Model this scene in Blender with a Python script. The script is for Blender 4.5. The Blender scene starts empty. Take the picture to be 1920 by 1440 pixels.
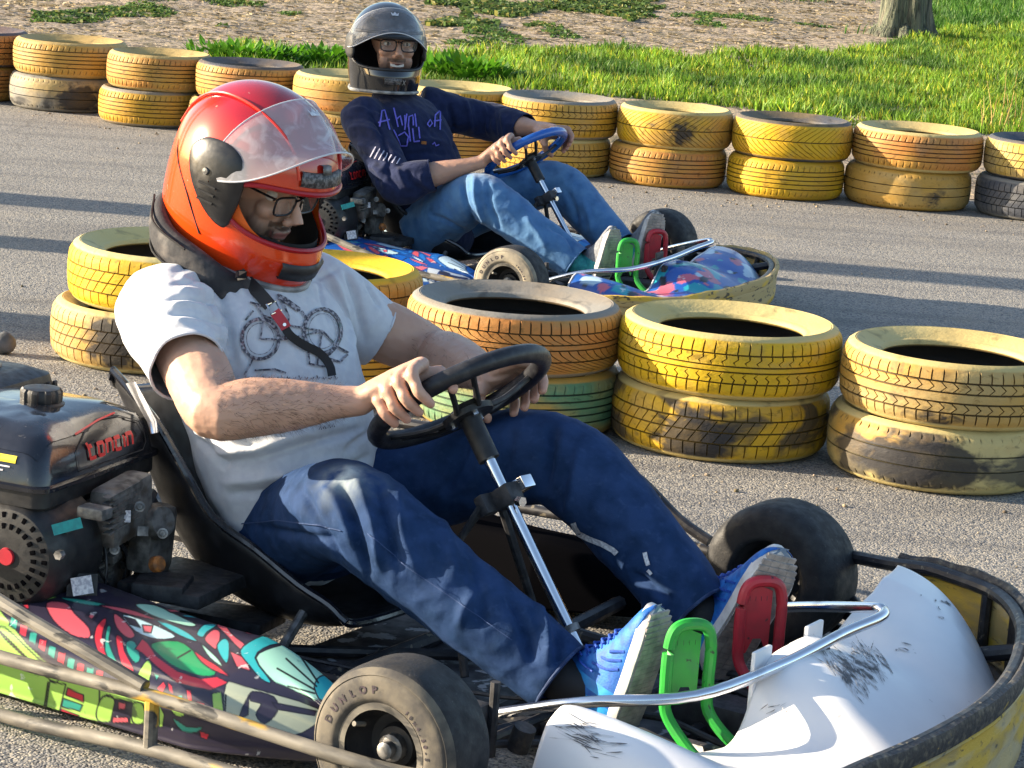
import bpy, bmesh, math, random
import numpy as np
from mathutils import Vector, Matrix, noise
from mathutils.bvhtree import BVHTree
PI = math.pi
C = bpy.context.scene.collection
SC = bpy.context.scene
rnd = random.Random(7)

# ------------------------------------------------------------------ camera, sky, sun, exposure
PITCH, ROLL, CAMH, FPX = math.radians(11.67), math.radians(4.1), 1.448, 5000.0
cp, sp, cr, sr = math.cos(PITCH), math.sin(PITCH), math.cos(ROLL), math.sin(ROLL)
_right, _up, FWD = np.array([1., 0, 0]), np.array([0, sp, cp]), np.array([0, cp, -sp])
CR = _right * cr + _up * sr
CU = -_right * sr + _up * cr
CO = np.array([0, 0, CAMH])
cam = bpy.data.objects.new('camera', bpy.data.cameras.new('camera'))
C.objects.link(cam)
cam.matrix_world = Matrix(((CR[0], CU[0], -FWD[0], CO[0]), (CR[1], CU[1], -FWD[1], CO[1]), (CR[2], CU[2], -FWD[2], CO[2]), (0, 0, 0, 1)))
cam.data.sensor_width = 36
cam.data.lens = 36 * FPX / 1920
cam.data.clip_start = .1
cam.data.clip_end = 2000
SC.camera = cam
SUN_AZ, SUN_EL = math.radians(175), math.radians(16.5)      # direction towards the sun, counted from +x
world = bpy.data.worlds.new('World'); SC.world = world; world.use_nodes = True
wn = world.node_tree
sky = wn.nodes.new('ShaderNodeTexSky'); sky.sky_type = 'NISHITA'; sky.sun_disc = False
sky.sun_elevation = SUN_EL
sky.sun_rotation = PI / 2 - SUN_AZ
sky.air_density = 1.0; sky.dust_density = 1.2; sky.ozone_density = 1.2
wn.nodes['Background'].inputs[1].default_value = .108
wn.links.new(sky.outputs[0], wn.nodes['Background'].inputs[0])
sun = bpy.data.objects.new('sun', bpy.data.lights.new('sun', 'SUN'))
C.objects.link(sun)
sun.data.energy = 5.0; sun.data.angle = math.radians(.5); sun.data.color = (1.0, .85, .64)
sd = Vector((math.cos(SUN_EL) * math.cos(SUN_AZ), math.cos(SUN_EL) * math.sin(SUN_AZ), math.sin(SUN_EL)))
sun.rotation_euler = sd.to_track_quat('Z', 'Y').to_euler()
SC.view_settings.view_transform = 'Standard'; SC.view_settings.look = 'None'
SC.view_settings.gamma = 1; SC.view_settings.use_curve_mapping = False
SC.view_settings.exposure = 1.62
SC.cycles.max_bounces = 6
SC.cycles.transparent_max_bounces = 12

# ------------------------------------------------------------------ frames
class Frame:
    def __init__(s, ox, oy, deg, sc):
        a = math.radians(deg); s.deg = deg; s.sc = sc
        s.o = np.array([ox, oy, 0.]); s.f = np.array([math.cos(a), math.sin(a), 0]); s.l = np.array([-math.sin(a), math.cos(a), 0])
        s.R = np.stack([s.f, s.l, [0, 0, 1.]])
    def px(s, P):
        P = np.atleast_2d(np.array(P, float)) * s.sc
        W = s.o + P @ s.R - CO
        z = W @ FWD
        return np.stack([960 + FPX * (W @ CR) / z, 720 - FPX * (W @ CU) / z], 1)
    def un(s, px, py, ax, v):
        d = FWD + CR * (px - 960) / FPX - CU * (py - 720) / FPX
        o = s.R @ (CO - s.o) / s.sc; d = s.R @ d / s.sc
        t = (v - o['xyz'.index(ax)]) / d['xyz'.index(ax)]
        return Vector(o + d * t)
    def dir(s, px, py):
        d = FWD + CR * (px - 960) / FPX - CU * (py - 720) / FPX
        return Vector(s.R @ d).normalized()
    def loc(s, o):
        o.location = s.o; o.rotation_euler = (0, 0, math.radians(s.deg)); o.scale = (s.sc,) * 3
FK = Frame(.212, 4.27, -31, 1.0)
FR = Frame(.2335, 8.48, -26.7, .873)
FW = Frame(0, 0, 0, 1.0)

# ------------------------------------------------------------------ mesh helpers
def catmull(P, sub, closed=False):
    P = np.array(P, float); n = len(P); out = []
    rng = range(n if closed else n - 1)
    for i in rng:
        if closed: a, b, c, d = P[(i - 1) % n], P[i], P[(i + 1) % n], P[(i + 2) % n]
        else:
            b, c = P[i], P[i + 1]
            a = P[i - 1] if i > 0 else 2 * b - c
            d = P[i + 2] if i + 2 < n else 2 * c - b
        for k in range(sub):
            t = k / sub
            out.append(.5 * ((2 * b) + (c - a) * t + (2 * a - 5 * b + 4 * c - d) * t * t + (3 * b - a - 3 * c + d) * t ** 3))
    if not closed: out.append(P[-1])
    return np.array(out)

class M:
    def __init__(s): s.V = []; s.F = []; s.n = 0; s.mi = []; s.cur = 0
    def add(s, V, F):
        V = np.asarray(V, float).reshape(-1, 3)
        s.V.append(V); s.F += [tuple(int(i) + s.n for i in f) for f in F]
        s.mi += [s.cur] * len(F)
        s.n += len(V); return s
    def grid(s, G, cu=False, cv=False):
        G = np.asarray(G, float); a, b = G.shape[:2]; F = []
        for i in range(a if cu else a - 1):
            i2 = (i + 1) % a
            for j in range(b if cv else b - 1):
                j2 = (j + 1) % b
                F.append((i * b + j, i * b + j2, i2 * b + j2, i2 * b + j))
        return s.add(G.reshape(-1, 3), F)
    def tube(s, P, r, seg=10, sub=1, closed=False, up=(0, 0, 1), rnd_ends=False, tw=None):
        P = np.array([tuple(p) for p in P], float)
        r = np.array([(q, q) if np.isscalar(q) else q for q in (r if hasattr(r, '__len__') and not isinstance(r, tuple) else [r] * len(P))], float)
        if sub > 1:
            A = catmull(np.hstack([P, r]), sub, closed); P, r = A[:, :3], np.abs(A[:, 3:5])
        n = len(P); up = np.array(up, float)
        if closed: T = np.roll(P, -1, 0) - np.roll(P, 1, 0)
        else:
            T = np.gradient(P, axis=0)
        T /= np.linalg.norm(T, axis=1)[:, None] + 1e-12
        if rnd_ends and not closed:
            e = []; re = []; te = []
            for k in (1, .92, .7, .38):
                e.append(P[0] - T[0] * r[0].mean() * k); re.append(r[0] * math.sqrt(max(1 - k * k, .003))); te.append(T[0])
            f = []; rf = []; tf = []
            for k in (.38, .7, .92, 1):
                f.append(P[-1] + T[-1] * r[-1].mean() * k); rf.append(r[-1] * math.sqrt(max(1 - k * k, .003))); tf.append(T[-1])
            P = np.vstack([e, P, f]); r = np.vstack([re, r, rf]); T = np.vstack([te, T, tf]); n = len(P)
        S = np.cross(up, T)
        bad = np.linalg.norm(S, axis=1) < .08
        S[bad] = np.cross(np.array([.9, .3, .1]), T[bad])
        S /= np.linalg.norm(S, axis=1)[:, None]
        U = np.cross(T, S)
        a = np.linspace(0, 2 * PI, seg, endpoint=False)
        G = P[:, None] + S[:, None] * (np.cos(a)[None, :, None] * r[:, :1, None]) + U[:, None] * (np.sin(a)[None, :, None] * r[:, 1:, None])
        base = s.n
        s.grid(G, cu=closed, cv=True)
        if not closed:
            s.F.append(tuple(base + i for i in range(seg))); s.mi.append(s.cur)
            s.F.append(tuple(base + (n - 1) * seg + i for i in reversed(range(seg)))); s.mi.append(s.cur)
        return s
    def box(s, c, d, rot=None, bev=0, taper=None):
        bm = bmesh.new(); bmesh.ops.create_cube(bm, size=1)
        for v in bm.verts:
            tx = 1
            if taper and v.co.z > 0: tx = taper
            v.co = Vector((v.co.x * d[0] * tx, v.co.y * d[1] * tx, v.co.z * d[2]))
        if bev: bmesh.ops.bevel(bm, geom=bm.edges[:], offset=bev, segments=2, profile=.6, affect='EDGES')
        R = Matrix.Identity(3) if rot is None else rot
        V = [tuple(R @ v.co + Vector(c)) for v in bm.verts]; bm.verts.index_update()
        F = [[v.index for v in f.verts] for f in bm.faces]; bm.free()
        return s.add(V, F)
    def lathe(s, prof, c=(0, 0, 0), ax=(0, 0, 1), seg=24, jag=None):
        ax = Vector(ax).normalized(); q = Vector((0, 0, 1)).rotation_difference(ax).to_matrix()
        a = np.linspace(0, 2 * PI, seg, endpoint=False); prof = np.array(prof, float)
        R = prof[:, 0][:, None] * np.ones(seg)
        if jag is not None: R = R * jag(a)[None]
        G = np.stack([R * np.cos(a), R * np.sin(a), prof[:, 1][:, None] * np.ones(seg)], -1)
        G = G @ np.array(q).T + np.array(c)
        return s.grid(G, cv=True)
    def sph(s, c, r, seg=20, rings=12, R=None):
        t = np.linspace(0.02, PI - .02, rings); a = np.linspace(0, 2 * PI, seg, endpoint=False)
        G = np.stack([np.sin(t)[:, None] * np.cos(a), np.sin(t)[:, None] * np.sin(a), np.cos(t)[:, None] * np.ones(seg)], -1) * np.array(r)
        if R is not None: G = G @ np.array(R).T
        base = s.n
        s.grid(G + np.array(c), cv=True)
        s.F.append(tuple(base + i for i in reversed(range(seg)))); s.mi.append(s.cur)
        s.F.append(tuple(base + (rings - 1) * seg + i for i in range(seg))); s.mi.append(s.cur)
        return s
    def arrays(s): return np.vstack(s.V), s.F

def mk(name, V, F, mats, parent=None, smooth=True, angle=None, mi=None, fix=True):
    me = bpy.data.meshes.new(name)
    me.from_pydata([tuple(v) for v in np.asarray(V, float)], [], F)
    if fix:
        bm = bmesh.new(); bm.from_mesh(me); bmesh.ops.recalc_face_normals(bm, faces=bm.faces[:]); bm.to_mesh(me); bm.free()
    o = bpy.data.objects.new(name, me); C.objects.link(o)
    for m in (mats if isinstance(mats, (list, tuple)) else [mats]): me.materials.append(m)
    if mi is not None: me.polygons.foreach_set('material_index', mi)
    if smooth:
        me.polygons.foreach_set('use_smooth', [True] * len(me.polygons))
        if angle is not None: me.set_sharp_from_angle(angle=math.radians(angle))
    if parent is not None: o.parent = parent
    return o
def build(m, name, mats, parent=None, smooth=True, angle=35):
    V, F = m.arrays()
    return mk(name, V, F, mats, parent, smooth, angle, m.mi if isinstance(mats, (list, tuple)) else None)
def tag(o, label, cat=None, group=None, kind=None):
    if label: o['label'] = label
    if cat: o['category'] = cat
    if group: o['group'] = group
    if kind: o['kind'] = kind
    return o
def thing(name, label, cat, frame=None, group=None):
    o = bpy.data.objects.new(name, None); C.objects.link(o); o.empty_display_size = .1
    if frame: frame.loc(o)
    return tag(o, label, cat, group)
def remesh(m, voxel, smooth=6, fac=.5):
    V, F = m.arrays()
    o = mk('tmp', V, F, [], None, False)
    r = o.modifiers.new('r', 'REMESH'); r.mode = 'VOXEL'; r.voxel_size = voxel; r.adaptivity = 0
    q = o.modifiers.new('s', 'SMOOTH'); q.iterations = smooth; q.factor = fac
    dg = bpy.context.evaluated_depsgraph_get(); e = o.evaluated_get(dg); me = e.to_mesh()
    n = len(me.vertices); co = np.empty(n * 3); me.vertices.foreach_get('co', co); co = co.reshape(-1, 3)
    F = [tuple(p.vertices) for p in me.polygons]
    e.to_mesh_clear(); d = o.data; bpy.data.objects.remove(o); bpy.data.meshes.remove(d)
    return co, F
def open_caps(V, F, caps):
    C_ = np.array([V[list(f)].mean(0) for f in F]); kill = np.zeros(len(F), bool)
    for c, d, r in caps:
        c, d = np.array(tuple(c)), np.array(tuple(d)); q = C_ - c; kill |= ((q @ d) > -.0035) & (np.linalg.norm(q, axis=1) < r)
    return [f for f, k in zip(F, kill) if not k]
def clean_hem(V, F, caps):
    """square off the open ends of a garment; returns the ring of points round each"""
    cnt = {}
    for f in F:
        for i in range(len(f)):
            k = (f[i], f[(i + 1) % len(f)]); k = k if k[0] < k[1] else (k[1], k[0]); cnt[k] = cnt.get(k, 0) + 1
    B = np.array(sorted({i for k, n in cnt.items() if n == 1 for i in k})); rings = []
    for c, d, r in caps:
        c, d = np.array(tuple(c)), np.array(tuple(d)); q = V[B] - c; s_ = B[(np.linalg.norm(q, axis=1) < r) & (np.abs(q @ d) < .03)]
        if len(s_) < 8: continue
        ax = (V[s_] - c) @ d; V[s_] += d * (ax.mean() - ax)[:, None]
        e1 = np.cross(d, [.1, .2, .9]); e1 /= np.linalg.norm(e1); e2 = np.cross(d, e1); m_ = V[s_].mean(0); q = V[s_] - m_
        an = np.arctan2(q @ e2, q @ e1); rr = np.linalg.norm(q, axis=1); g = np.linspace(-PI, PI, 40, endpoint=False)
        R_ = np.array([np.average(rr, weights=np.exp(-(np.minimum(np.abs(an - t), 2 * PI - np.abs(an - t)) / .12) ** 2) + 1e-9) for t in g])
        rings.append(m_ + np.cos(g)[:, None] * e1 * R_[:, None] + np.sin(g)[:, None] * e2 * R_[:, None])
    return rings
def normals(V, F):
    Fa = np.array([f if len(f) == 4 else (*f, f[-1]) for f in F])
    n = np.cross(V[Fa[:, 2]] - V[Fa[:, 0]], V[Fa[:, 3]] - V[Fa[:, 1]])
    N = np.zeros_like(V)
    for k in range(4): np.add.at(N, Fa[:, k], n)
    return N / (np.linalg.norm(N, axis=1)[:, None] + 1e-12)
def polydist(V, pts):
    """distance to polyline and parameter 0..1"""
    P = np.array([tuple(p) for p in pts], float); best = np.full(len(V), 9.); par = np.zeros(len(V)); m = len(P) - 1
    for i in range(m):
        a, b = P[i], P[i + 1]; ab = b - a
        t = np.clip(((V - a) @ ab) / (ab @ ab), 0, 1); d = np.linalg.norm(V - a - t[:, None] * ab, axis=1)
        k = d < best; best[k] = d[k]; par[k] = (i + t[k]) / m
    return best, par
def folds(V, N, L, hems=()):
    D = np.zeros(len(V))
    for pts, amp, w in L:
        d, t = polydist(V, pts)
        D += amp * np.exp(-(d / w) ** 2) * np.clip(np.sin(np.clip(t, 0, 1) * PI) * 1.6, .0, 1)
    for c, d, r in hems:
        q = V - np.array(tuple(c)); t = -(q @ np.array(tuple(d))); D *= np.where((np.linalg.norm(q, axis=1) < r * 1.6) & (t < .05), np.clip((t - .006) / .035, 0, 1), 1)
    return V + N * D[:, None]
def fbm(V, sc, oct=2):
    s = np.array(sc, float) * np.ones(3)
    return np.array([noise.fractal(Vector(v * s), 1.0, 2.0, oct) for v in V])
def attrcol(o, name, cols):
    a = o.data.color_attributes.new(name, 'FLOAT_COLOR', 'POINT')
    c = np.ones((len(cols), 4)); c[:, :3] = cols; a.data.foreach_set('color', c.ravel())
def bvh_of(V, F): return BVHTree.FromPolygons([Vector(v) for v in V], F)
def srgb(r, g, b): return tuple(((c / 255 + .055) / 1.055) ** 2.4 if c > 10 else c / 255 / 12.92 for c in (r, g, b))
def project(P, bvh, d, off=.0015, back=.25):
    out = []
    d = Vector(d).normalized()
    for p in P:
        p = Vector(p); h = bvh.ray_cast(p - d * back, d)
        if h[0] is None:
            h = bvh.find_nearest(p)
        n = h[1] if h[1].dot(d) < 0 else -h[1]
        out.append(tuple(h[0] + n * off - d * off))
    return out
def ribbon(pts, w, closed=False, step=None):
    """flat 2-D ribbon along a polyline -> V (n,2), F"""
    P = np.array(pts, float)
    if step:
        Q = []
        for i in range(len(P) - 1 + closed):
            a, b = P[i], P[(i + 1) % len(P)]; k = max(1, int(np.linalg.norm(b - a) / step))
            for j in range(k): Q.append(a + (b - a) * j / k)
        if not closed: Q.append(P[-1])
        P = np.array(Q)
    if closed: T = np.roll(P, -1, 0) - np.roll(P, 1, 0)
    else: T = np.gradient(P, axis=0)
    T /= np.linalg.norm(T, axis=1)[:, None] + 1e-9
    N = np.stack([-T[:, 1], T[:, 0]], 1)
    w = np.array(w) * np.ones(len(P))
    V = np.vstack([P + N * w[:, None] / 2, P - N * w[:, None] / 2]); n = len(P)
    F = [(i, (i + 1) % n, n + (i + 1) % n, n + i) for i in range(n if closed else n - 1)]
    return V, F
def text2d(txt, size=1.0, bold=0.0):
    cu = bpy.data.curves.new('t', 'FONT'); cu.body = txt; cu.size = size; cu.align_x = 'CENTER'; cu.align_y = 'CENTER'; cu.offset = bold; cu.resolution_u = 3
    o = bpy.data.objects.new('t', cu); C.objects.link(o)
    dg = bpy.context.evaluated_depsgraph_get(); e = o.evaluated_get(dg); me = e.to_mesh()
    V = np.array([v.co[:2] for v in me.vertices]); F = [tuple(p.vertices) for p in me.polygons]
    e.to_mesh_clear(); bpy.data.objects.remove(o); bpy.data.curves.remove(cu)
    return V, F

# ------------------------------------------------------------------ materials
def mat(name, col, col2=None, ns=20, lohi=(.4, .6), rough=.6, rough2=None, metal=0, coat=0, bump=0, bs=200, bd=.002,
        stretch=(1, 1, 1), layers=(), attr=None, alpha=None, sheen=0, spec=None, sss=0, det=4, wave=None, bump2=None):
    m = bpy.data.materials.new(name); m.use_nodes = True; nt = m.node_tree; N = nt.nodes; L = nt.links
    b = N['Principled BSDF']; tc = N.new('ShaderNodeTexCoord'); mp = N.new('ShaderNodeMapping')
    L.new(tc.outputs['Object'], mp.inputs[0]); mp.inputs['Scale'].default_value = stretch
    def nz(scale, d=det, dist=0.0):
        n = N.new('ShaderNodeTexNoise'); n.inputs['Scale'].default_value = scale; n.inputs['Detail'].default_value = d; n.inputs['Distortion'].default_value = dist
        L.new(mp.outputs[0], n.inputs['Vector']); return n.outputs['Fac']
    def ramp(src, lo, hi):
        r = N.new('ShaderNodeMapRange'); r.inputs[1].default_value = lo; r.inputs[2].default_value = hi; L.new(src, r.inputs[0]); return r.outputs[0]
    def mix(fac, a, c):
        x = N.new('ShaderNodeMix'); x.data_type = 'RGBA'
        for s_, i in ((fac, 0), (a, 6), (c, 7)):
            if isinstance(s_, (tuple, list)): x.inputs[i].default_value = (*s_, 1) if len(s_) == 3 else s_
            elif isinstance(s_, float): x.inputs[i].default_value = s_
            else: L.new(s_, x.inputs[i])
        return x.outputs[2]
    cur = col
    if attr:
        at = N.new('ShaderNodeAttribute'); at.attribute_name = attr; cur = at.outputs['Color']
    f0 = None
    if col2 is not None:
        f0 = ramp(nz(ns), *lohi); cur = mix(f0, cur, col2)
    for (lc, ls, lo, hi, amt) in layers:
        f = ramp(nz(ls, 6, .3), lo, hi)
        mu = N.new('ShaderNodeMath'); mu.operation = 'MULTIPLY'; L.new(f, mu.inputs[0]); mu.inputs[1].default_value = amt
        cur = mix(mu.outputs[0], cur, lc)
    if isinstance(cur, tuple): b.inputs['Base Color'].default_value = (*cur, 1)
    else: L.new(cur, b.inputs['Base Color'])
    b.inputs['Roughness'].default_value = rough
    if rough2 is not None:
        r = ramp(nz(ns * 2.3 + 3), .35, .65); mr = N.new('ShaderNodeMapRange'); L.new(r, mr.inputs[0]); mr.inputs[3].default_value = rough; mr.inputs[4].default_value = rough2
        L.new(mr.outputs[0], b.inputs['Roughness'])
    b.inputs['Metallic'].default_value = metal; b.inputs['Coat Weight'].default_value = coat; b.inputs['Coat Roughness'].default_value = .08
    if sheen: b.inputs['Sheen Weight'].default_value = sheen
    if spec is not None: b.inputs['Specular IOR Level'].default_value = spec
    if sss:
        b.inputs['Subsurface Weight'].default_value = sss; b.inputs['Subsurface Radius'].default_value = (.010, .004, .002); b.inputs['Subsurface Scale'].default_value = .6
    if alpha is not None: b.inputs['Alpha'].default_value = alpha
    if bump:
        h = nz(bs, 3)
        bn = N.new('ShaderNodeBump'); bn.inputs['Strength'].default_value = bump; bn.inputs['Distance'].default_value = bd
        L.new(h, bn.inputs['Height']); last = bn
        if bump2:
            b2 = N.new('ShaderNodeBump'); b2.inputs['Strength'].default_value = bump2[0]; b2.inputs['Distance'].default_value = bump2[2]
            L.new(nz(bump2[1], 3), b2.inputs['Height']); L.new(bn.outputs[0], b2.inputs['Normal']); last = b2
        L.new(last.outputs[0], b.inputs['Normal'])
    m['k'] = 1
    return m
# ------------------------------------------------------------------ materials used by everything
BLK = (.012, .012, .014)
m_plastic = mat('black_plastic', (.012, .012, .014), (.030, .029, .028), 30, (.45, .75), .42, .6, bump=.2, bs=300, bd=.001)
m_gloss = mat('black_gloss_paint', (.008, .009, .014), (.02, .02, .025), 8, (.4, .7), .12, .3, coat=.6, bump=.35, bs=14, bd=.006, layers=(((.25, .23, .2), 90, .66, .74, .25),))
m_tube = mat('black_enamel_tube', (.014, .014, .018), (.05, .045, .042), 25, (.5, .7), .35, .55, layers=(((.2, .17, .12), 60, .63, .68, .8),))
m_wornt = mat('worn_tube', (.20, .18, .145), (.06, .056, .05), 26, (.42, .62), .5, .7, layers=(((.02, .02, .02), 45, .58, .64, .9), ((.5, .3, .03), 12, .66, .7, .9)), stretch=(.35, 1, 1))
m_metal = mat('dull_metal', (.30, .29, .28), (.10, .10, .10), 40, (.4, .6), .45, .65, metal=.75, bump=.3, bs=150, bd=.001)
m_dark = mat('dark_cast_metal', (.05, .05, .055), (.025, .025, .028), 40, (.4, .6), .55, .75, metal=.3, bump=.3, bs=200, bd=.001, layers=(((.15, .12, .09), 30, .6, .7, .5),))
m_matte = mat('matte_black', (.004, .004, .005), rough=.9, spec=.0)
m_cast = mat('cast_aluminium', (.20, .195, .185), (.07, .068, .065), 35, (.42, .62), .5, .7, metal=.5, bump=.4, bs=180, bd=.001, layers=(((.10, .07, .04), 26, .58, .68, .6),))
m_chrome = mat('chrome', (.78, .78, .80), (.40, .38, .36), 22, (.58, .8), .14, .24, metal=1, stretch=(.4, 1, 1))
m_floor = mat('floor_tray', (.03, .03, .035), (.10, .10, .11), 14, (.5, .7), .5, .8, layers=(((.45, .47, .5), 22, .58, .62, .8),))
m_rubber = mat('kart_rubber', (.012, .012, .014), (.028, .027, .027), 22, (.4, .65), .6, .85, bump=.4, bs=220, bd=.0015, layers=(((.10, .095, .09), 160, .64, .74, .45),))
m_dust_shade = mat('shaded_dusty_sidewall', (.125, .108, .082), (.055, .050, .045), 26, (.4, .62), .8, .9, bump=.3, bs=160, bd=.001, layers=(((.03, .028, .027), 35, .56, .68, .6), ((.24, .21, .16), 18, .62, .72, .5)))  # dust tone darkened, with the front wheel's shade painted in
m_dust_sun = mat('sunlit_dusty_sidewall', (.30, .26, .19), (.17, .15, .12), 26, (.4, .62), .8, .9, bump=.3, bs=160, bd=.001, layers=(((.04, .038, .035), 35, .6, .7, .5),))  # same dust made paler, sunlight put into its colour
m_belt = mat('yellow_belt', (.50, .33, .04), (.32, .23, .08), 9, (.45, .6), .55, .7, stretch=(1, 1, 3), bump=.3, bs=120, bd=.002,
             layers=(((.03, .028, .025), 26, .60, .66, .85), ((.40, .34, .22), 5, .52, .6, .7)))
m_edge = mat('worn_black_edge', (.02, .02, .024), (.12, .105, .08), 75, (.50, .72), .5, .7, layers=(((.40, .27, .05), 32, .66, .70, .7),), bump=.5, bs=90, bd=.003)
m_belt2 = mat('tan_belt', (.40, .29, .12), (.58, .37, .04), 4, (.5, .56), .6, .7, stretch=(1, 1, 3), bump=.3, bs=120, bd=.002,
              layers=(((.03, .028, .025), 20, .58, .63, .9),))
m_white = mat('white_nose_plastic', (.78, .78, .78), (.70, .70, .72), 6, (.4, .7), .28, .4, layers=(((.25, .25, .26), 38, .70, .74, .5),), bump=.08, bs=10, bd=.01)
m_scuff = mat('black_scuff', (.10, .10, .105), (.62, .62, .63), 85, (.46, .60), .6, .7, stretch=(.35, 1, 1))
m_seat = mat('seat_black', (.010, .010, .012), (.03, .03, .034), 18, (.45, .7), .3, .5, bump=.15, bs=60, bd=.002)
m_green = mat('green_paint', (.02, .33, .035), (.03, .25, .05), 30, (.45, .7), .4, .5, layers=(((.02, .02, .02), 55, .66, .7, .9),))
m_red = mat('red_paint', (.45, .02, .035), (.33, .02, .03), 30, (.45, .7), .4, .5, layers=(((.02, .02, .02), 55, .67, .71, .9),))
m_redtxt = mat('red_print', (.65, .02, .02), rough=.4)
m_yellow = mat('yellow_print', (.75, .6, .02), rough=.4)
m_whitep = mat('white_print', (.7, .7, .72), (.4, .4, .45), 200, (.4, .6), rough=.5)
m_teal = mat('teal_sticker', (.01, .27, .25), (.01, .2, .2), 90, (.4, .6), rough=.45)
m_rust = mat('rusty_cap', (.35, .12, .02), (.15, .06, .02), 60, (.4, .6), rough=.6)
m_blackp = mat('black_print', (.015, .014, .02), (.06, .04, .05), 120, (.4, .6), rough=.8)

# ------------------------------------------------------------------ ground
def plane(name, pts, z, m, kind='structure'):
    o = mk(name, [(x, y, z) for x, y in pts], [tuple(range(len(pts)))], m, None, False)
    o['kind'] = kind
    return o
def ground_mat(name, c1, c2, spk, spk2, sc, bump, big=(.3, .1), rocks=None):
    m = bpy.data.materials.new(name); m.use_nodes = True; nt = m.node_tree; N = nt.nodes; L = nt.links
    b = N['Principled BSDF']; tc = N.new('ShaderNodeTexCoord')
    def nz(s, d=3, dist=0):
        n = N.new('ShaderNodeTexNoise'); n.inputs['Scale'].default_value = s; n.inputs['Detail'].default_value = d; n.inputs['Distortion'].default_value = dist
        L.new(tc.outputs['Object'], n.inputs['Vector']); return n.outputs['Fac']
    def rp(src, lo, hi, o1=0., o2=1.):
        r = N.new('ShaderNodeMapRange'); r.inputs[1].default_value = lo; r.inputs[2].default_value = hi; r.inputs[3].default_value = o1; r.inputs[4].default_value = o2
        L.new(src, r.inputs[0]); return r.outputs[0]
    def mix(f, a, c):
        x = N.new('ShaderNodeMix'); x.data_type = 'RGBA'; L.new(f, x.inputs[0])
        for s_, i in ((a, 6), (c, 7)):
            if isinstance(s_, tuple): x.inputs[i].default_value = (*s_, 1)
            else: L.new(s_, x.inputs[i])
        return x.outputs[2]
    v = N.new('ShaderNodeTexVoronoi'); v.inputs['Scale'].default_value = sc; L.new(tc.outputs['Object'], v.inputs['Vector'])
    c = mix(rp(nz(big[0] * 10), .3, .7), c1, c2)
    sepc = N.new('ShaderNodeSeparateColor'); L.new(v.outputs['Color'], sepc.inputs[0])
    c = mix(rp(sepc.outputs[0], .62, .66), c, spk)
    c = mix(rp(sepc.outputs[1], .78, .8), c, spk2)
    c = mix(rp(nz(1.1, 5), .52, .75, 0., .45), c, tuple(q * .55 for q in c1))
    if name == 'asphalt':
        mpx = N.new('ShaderNodeMapping'); mpx.inputs['Scale'].default_value = (.35, 3.2, 1); mpx.inputs['Rotation'].default_value = (0, 0, .10); L.new(tc.outputs['Object'], mpx.inputs[0])
        ns = N.new('ShaderNodeTexNoise'); ns.inputs['Scale'].default_value = 1.6; ns.inputs['Detail'].default_value = 5; L.new(mpx.outputs[0], ns.inputs['Vector'])
        c = mix(rp(ns.outputs['Fac'], .50, .68, 0., .42), c, (.10, .098, .10)); c = mix(rp(nz(2.6, 6, .4), .60, .74, 0., .40), c, (.30, .26, .20))
        vc = N.new('ShaderNodeTexVoronoi'); vc.feature = 'DISTANCE_TO_EDGE'; vc.inputs['Scale'].default_value = .55; mw = N.new('ShaderNodeMixRGB'); mw.inputs[0].default_value = .12; L.new(tc.outputs['Object'], mw.inputs[1]); nn_ = N.new('ShaderNodeTexNoise'); nn_.inputs['Scale'].default_value = 4; L.new(tc.outputs['Object'], nn_.inputs['Vector']); L.new(nn_.outputs['Color'], mw.inputs[2]); L.new(mw.outputs[0], vc.inputs['Vector'])
        c = mix(rp(vc.outputs['Distance'], .0035, .0015, 0., .22), c, (.05, .048, .047))
    if rocks: c = mix(rp(nz(rocks[0], 5, .5), rocks[1], rocks[2]), c, rocks[3])
    L.new(c, b.inputs['Base Color']); b.inputs['Roughness'].default_value = .9; b.inputs['Specular IOR Level'].default_value = .25
    bn = N.new('ShaderNodeBump'); bn.inputs['Strength'].default_value = bump; bn.inputs['Distance'].default_value = .004; bn.invert = True
    L.new(v.outputs['Distance'], bn.inputs['Height'])
    b2 = N.new('ShaderNodeBump'); b2.inputs['Strength'].default_value = bump * .7; b2.inputs['Distance'].default_value = .012
    L.new(nz(55, 4), b2.inputs['Height']); L.new(bn.outputs[0], b2.inputs['Normal']); L.new(b2.outputs[0], b.inputs['Normal'])
    return m
m_asph = ground_mat('asphalt', (.205, .198, .192), (.245, .235, .22), (.33, .30, .25), (.11, .108, .108), 200, .6)
m_dirt = ground_mat('dirt', (.25, .20, .145), (.38, .30, .225), (.40, .31, .2), (.13, .10, .07), 26, 1.0, rocks=(7, .56, .62, (.15, .12, .07)))
plane('ground', [(-400, -60), (400, -60), (400, 900), (-400, 900)], -.03, m_dirt)
# road: the near side carries the karts and both rows of tyres; it ends just behind the far row
plane('road', [(-60, -10), (60, -10), (60, 4.6), (2.2, 11.75), (-1.0, 12.35), (-2.6, 13.15), (-60, 34)], 0.0, m_asph)
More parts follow.
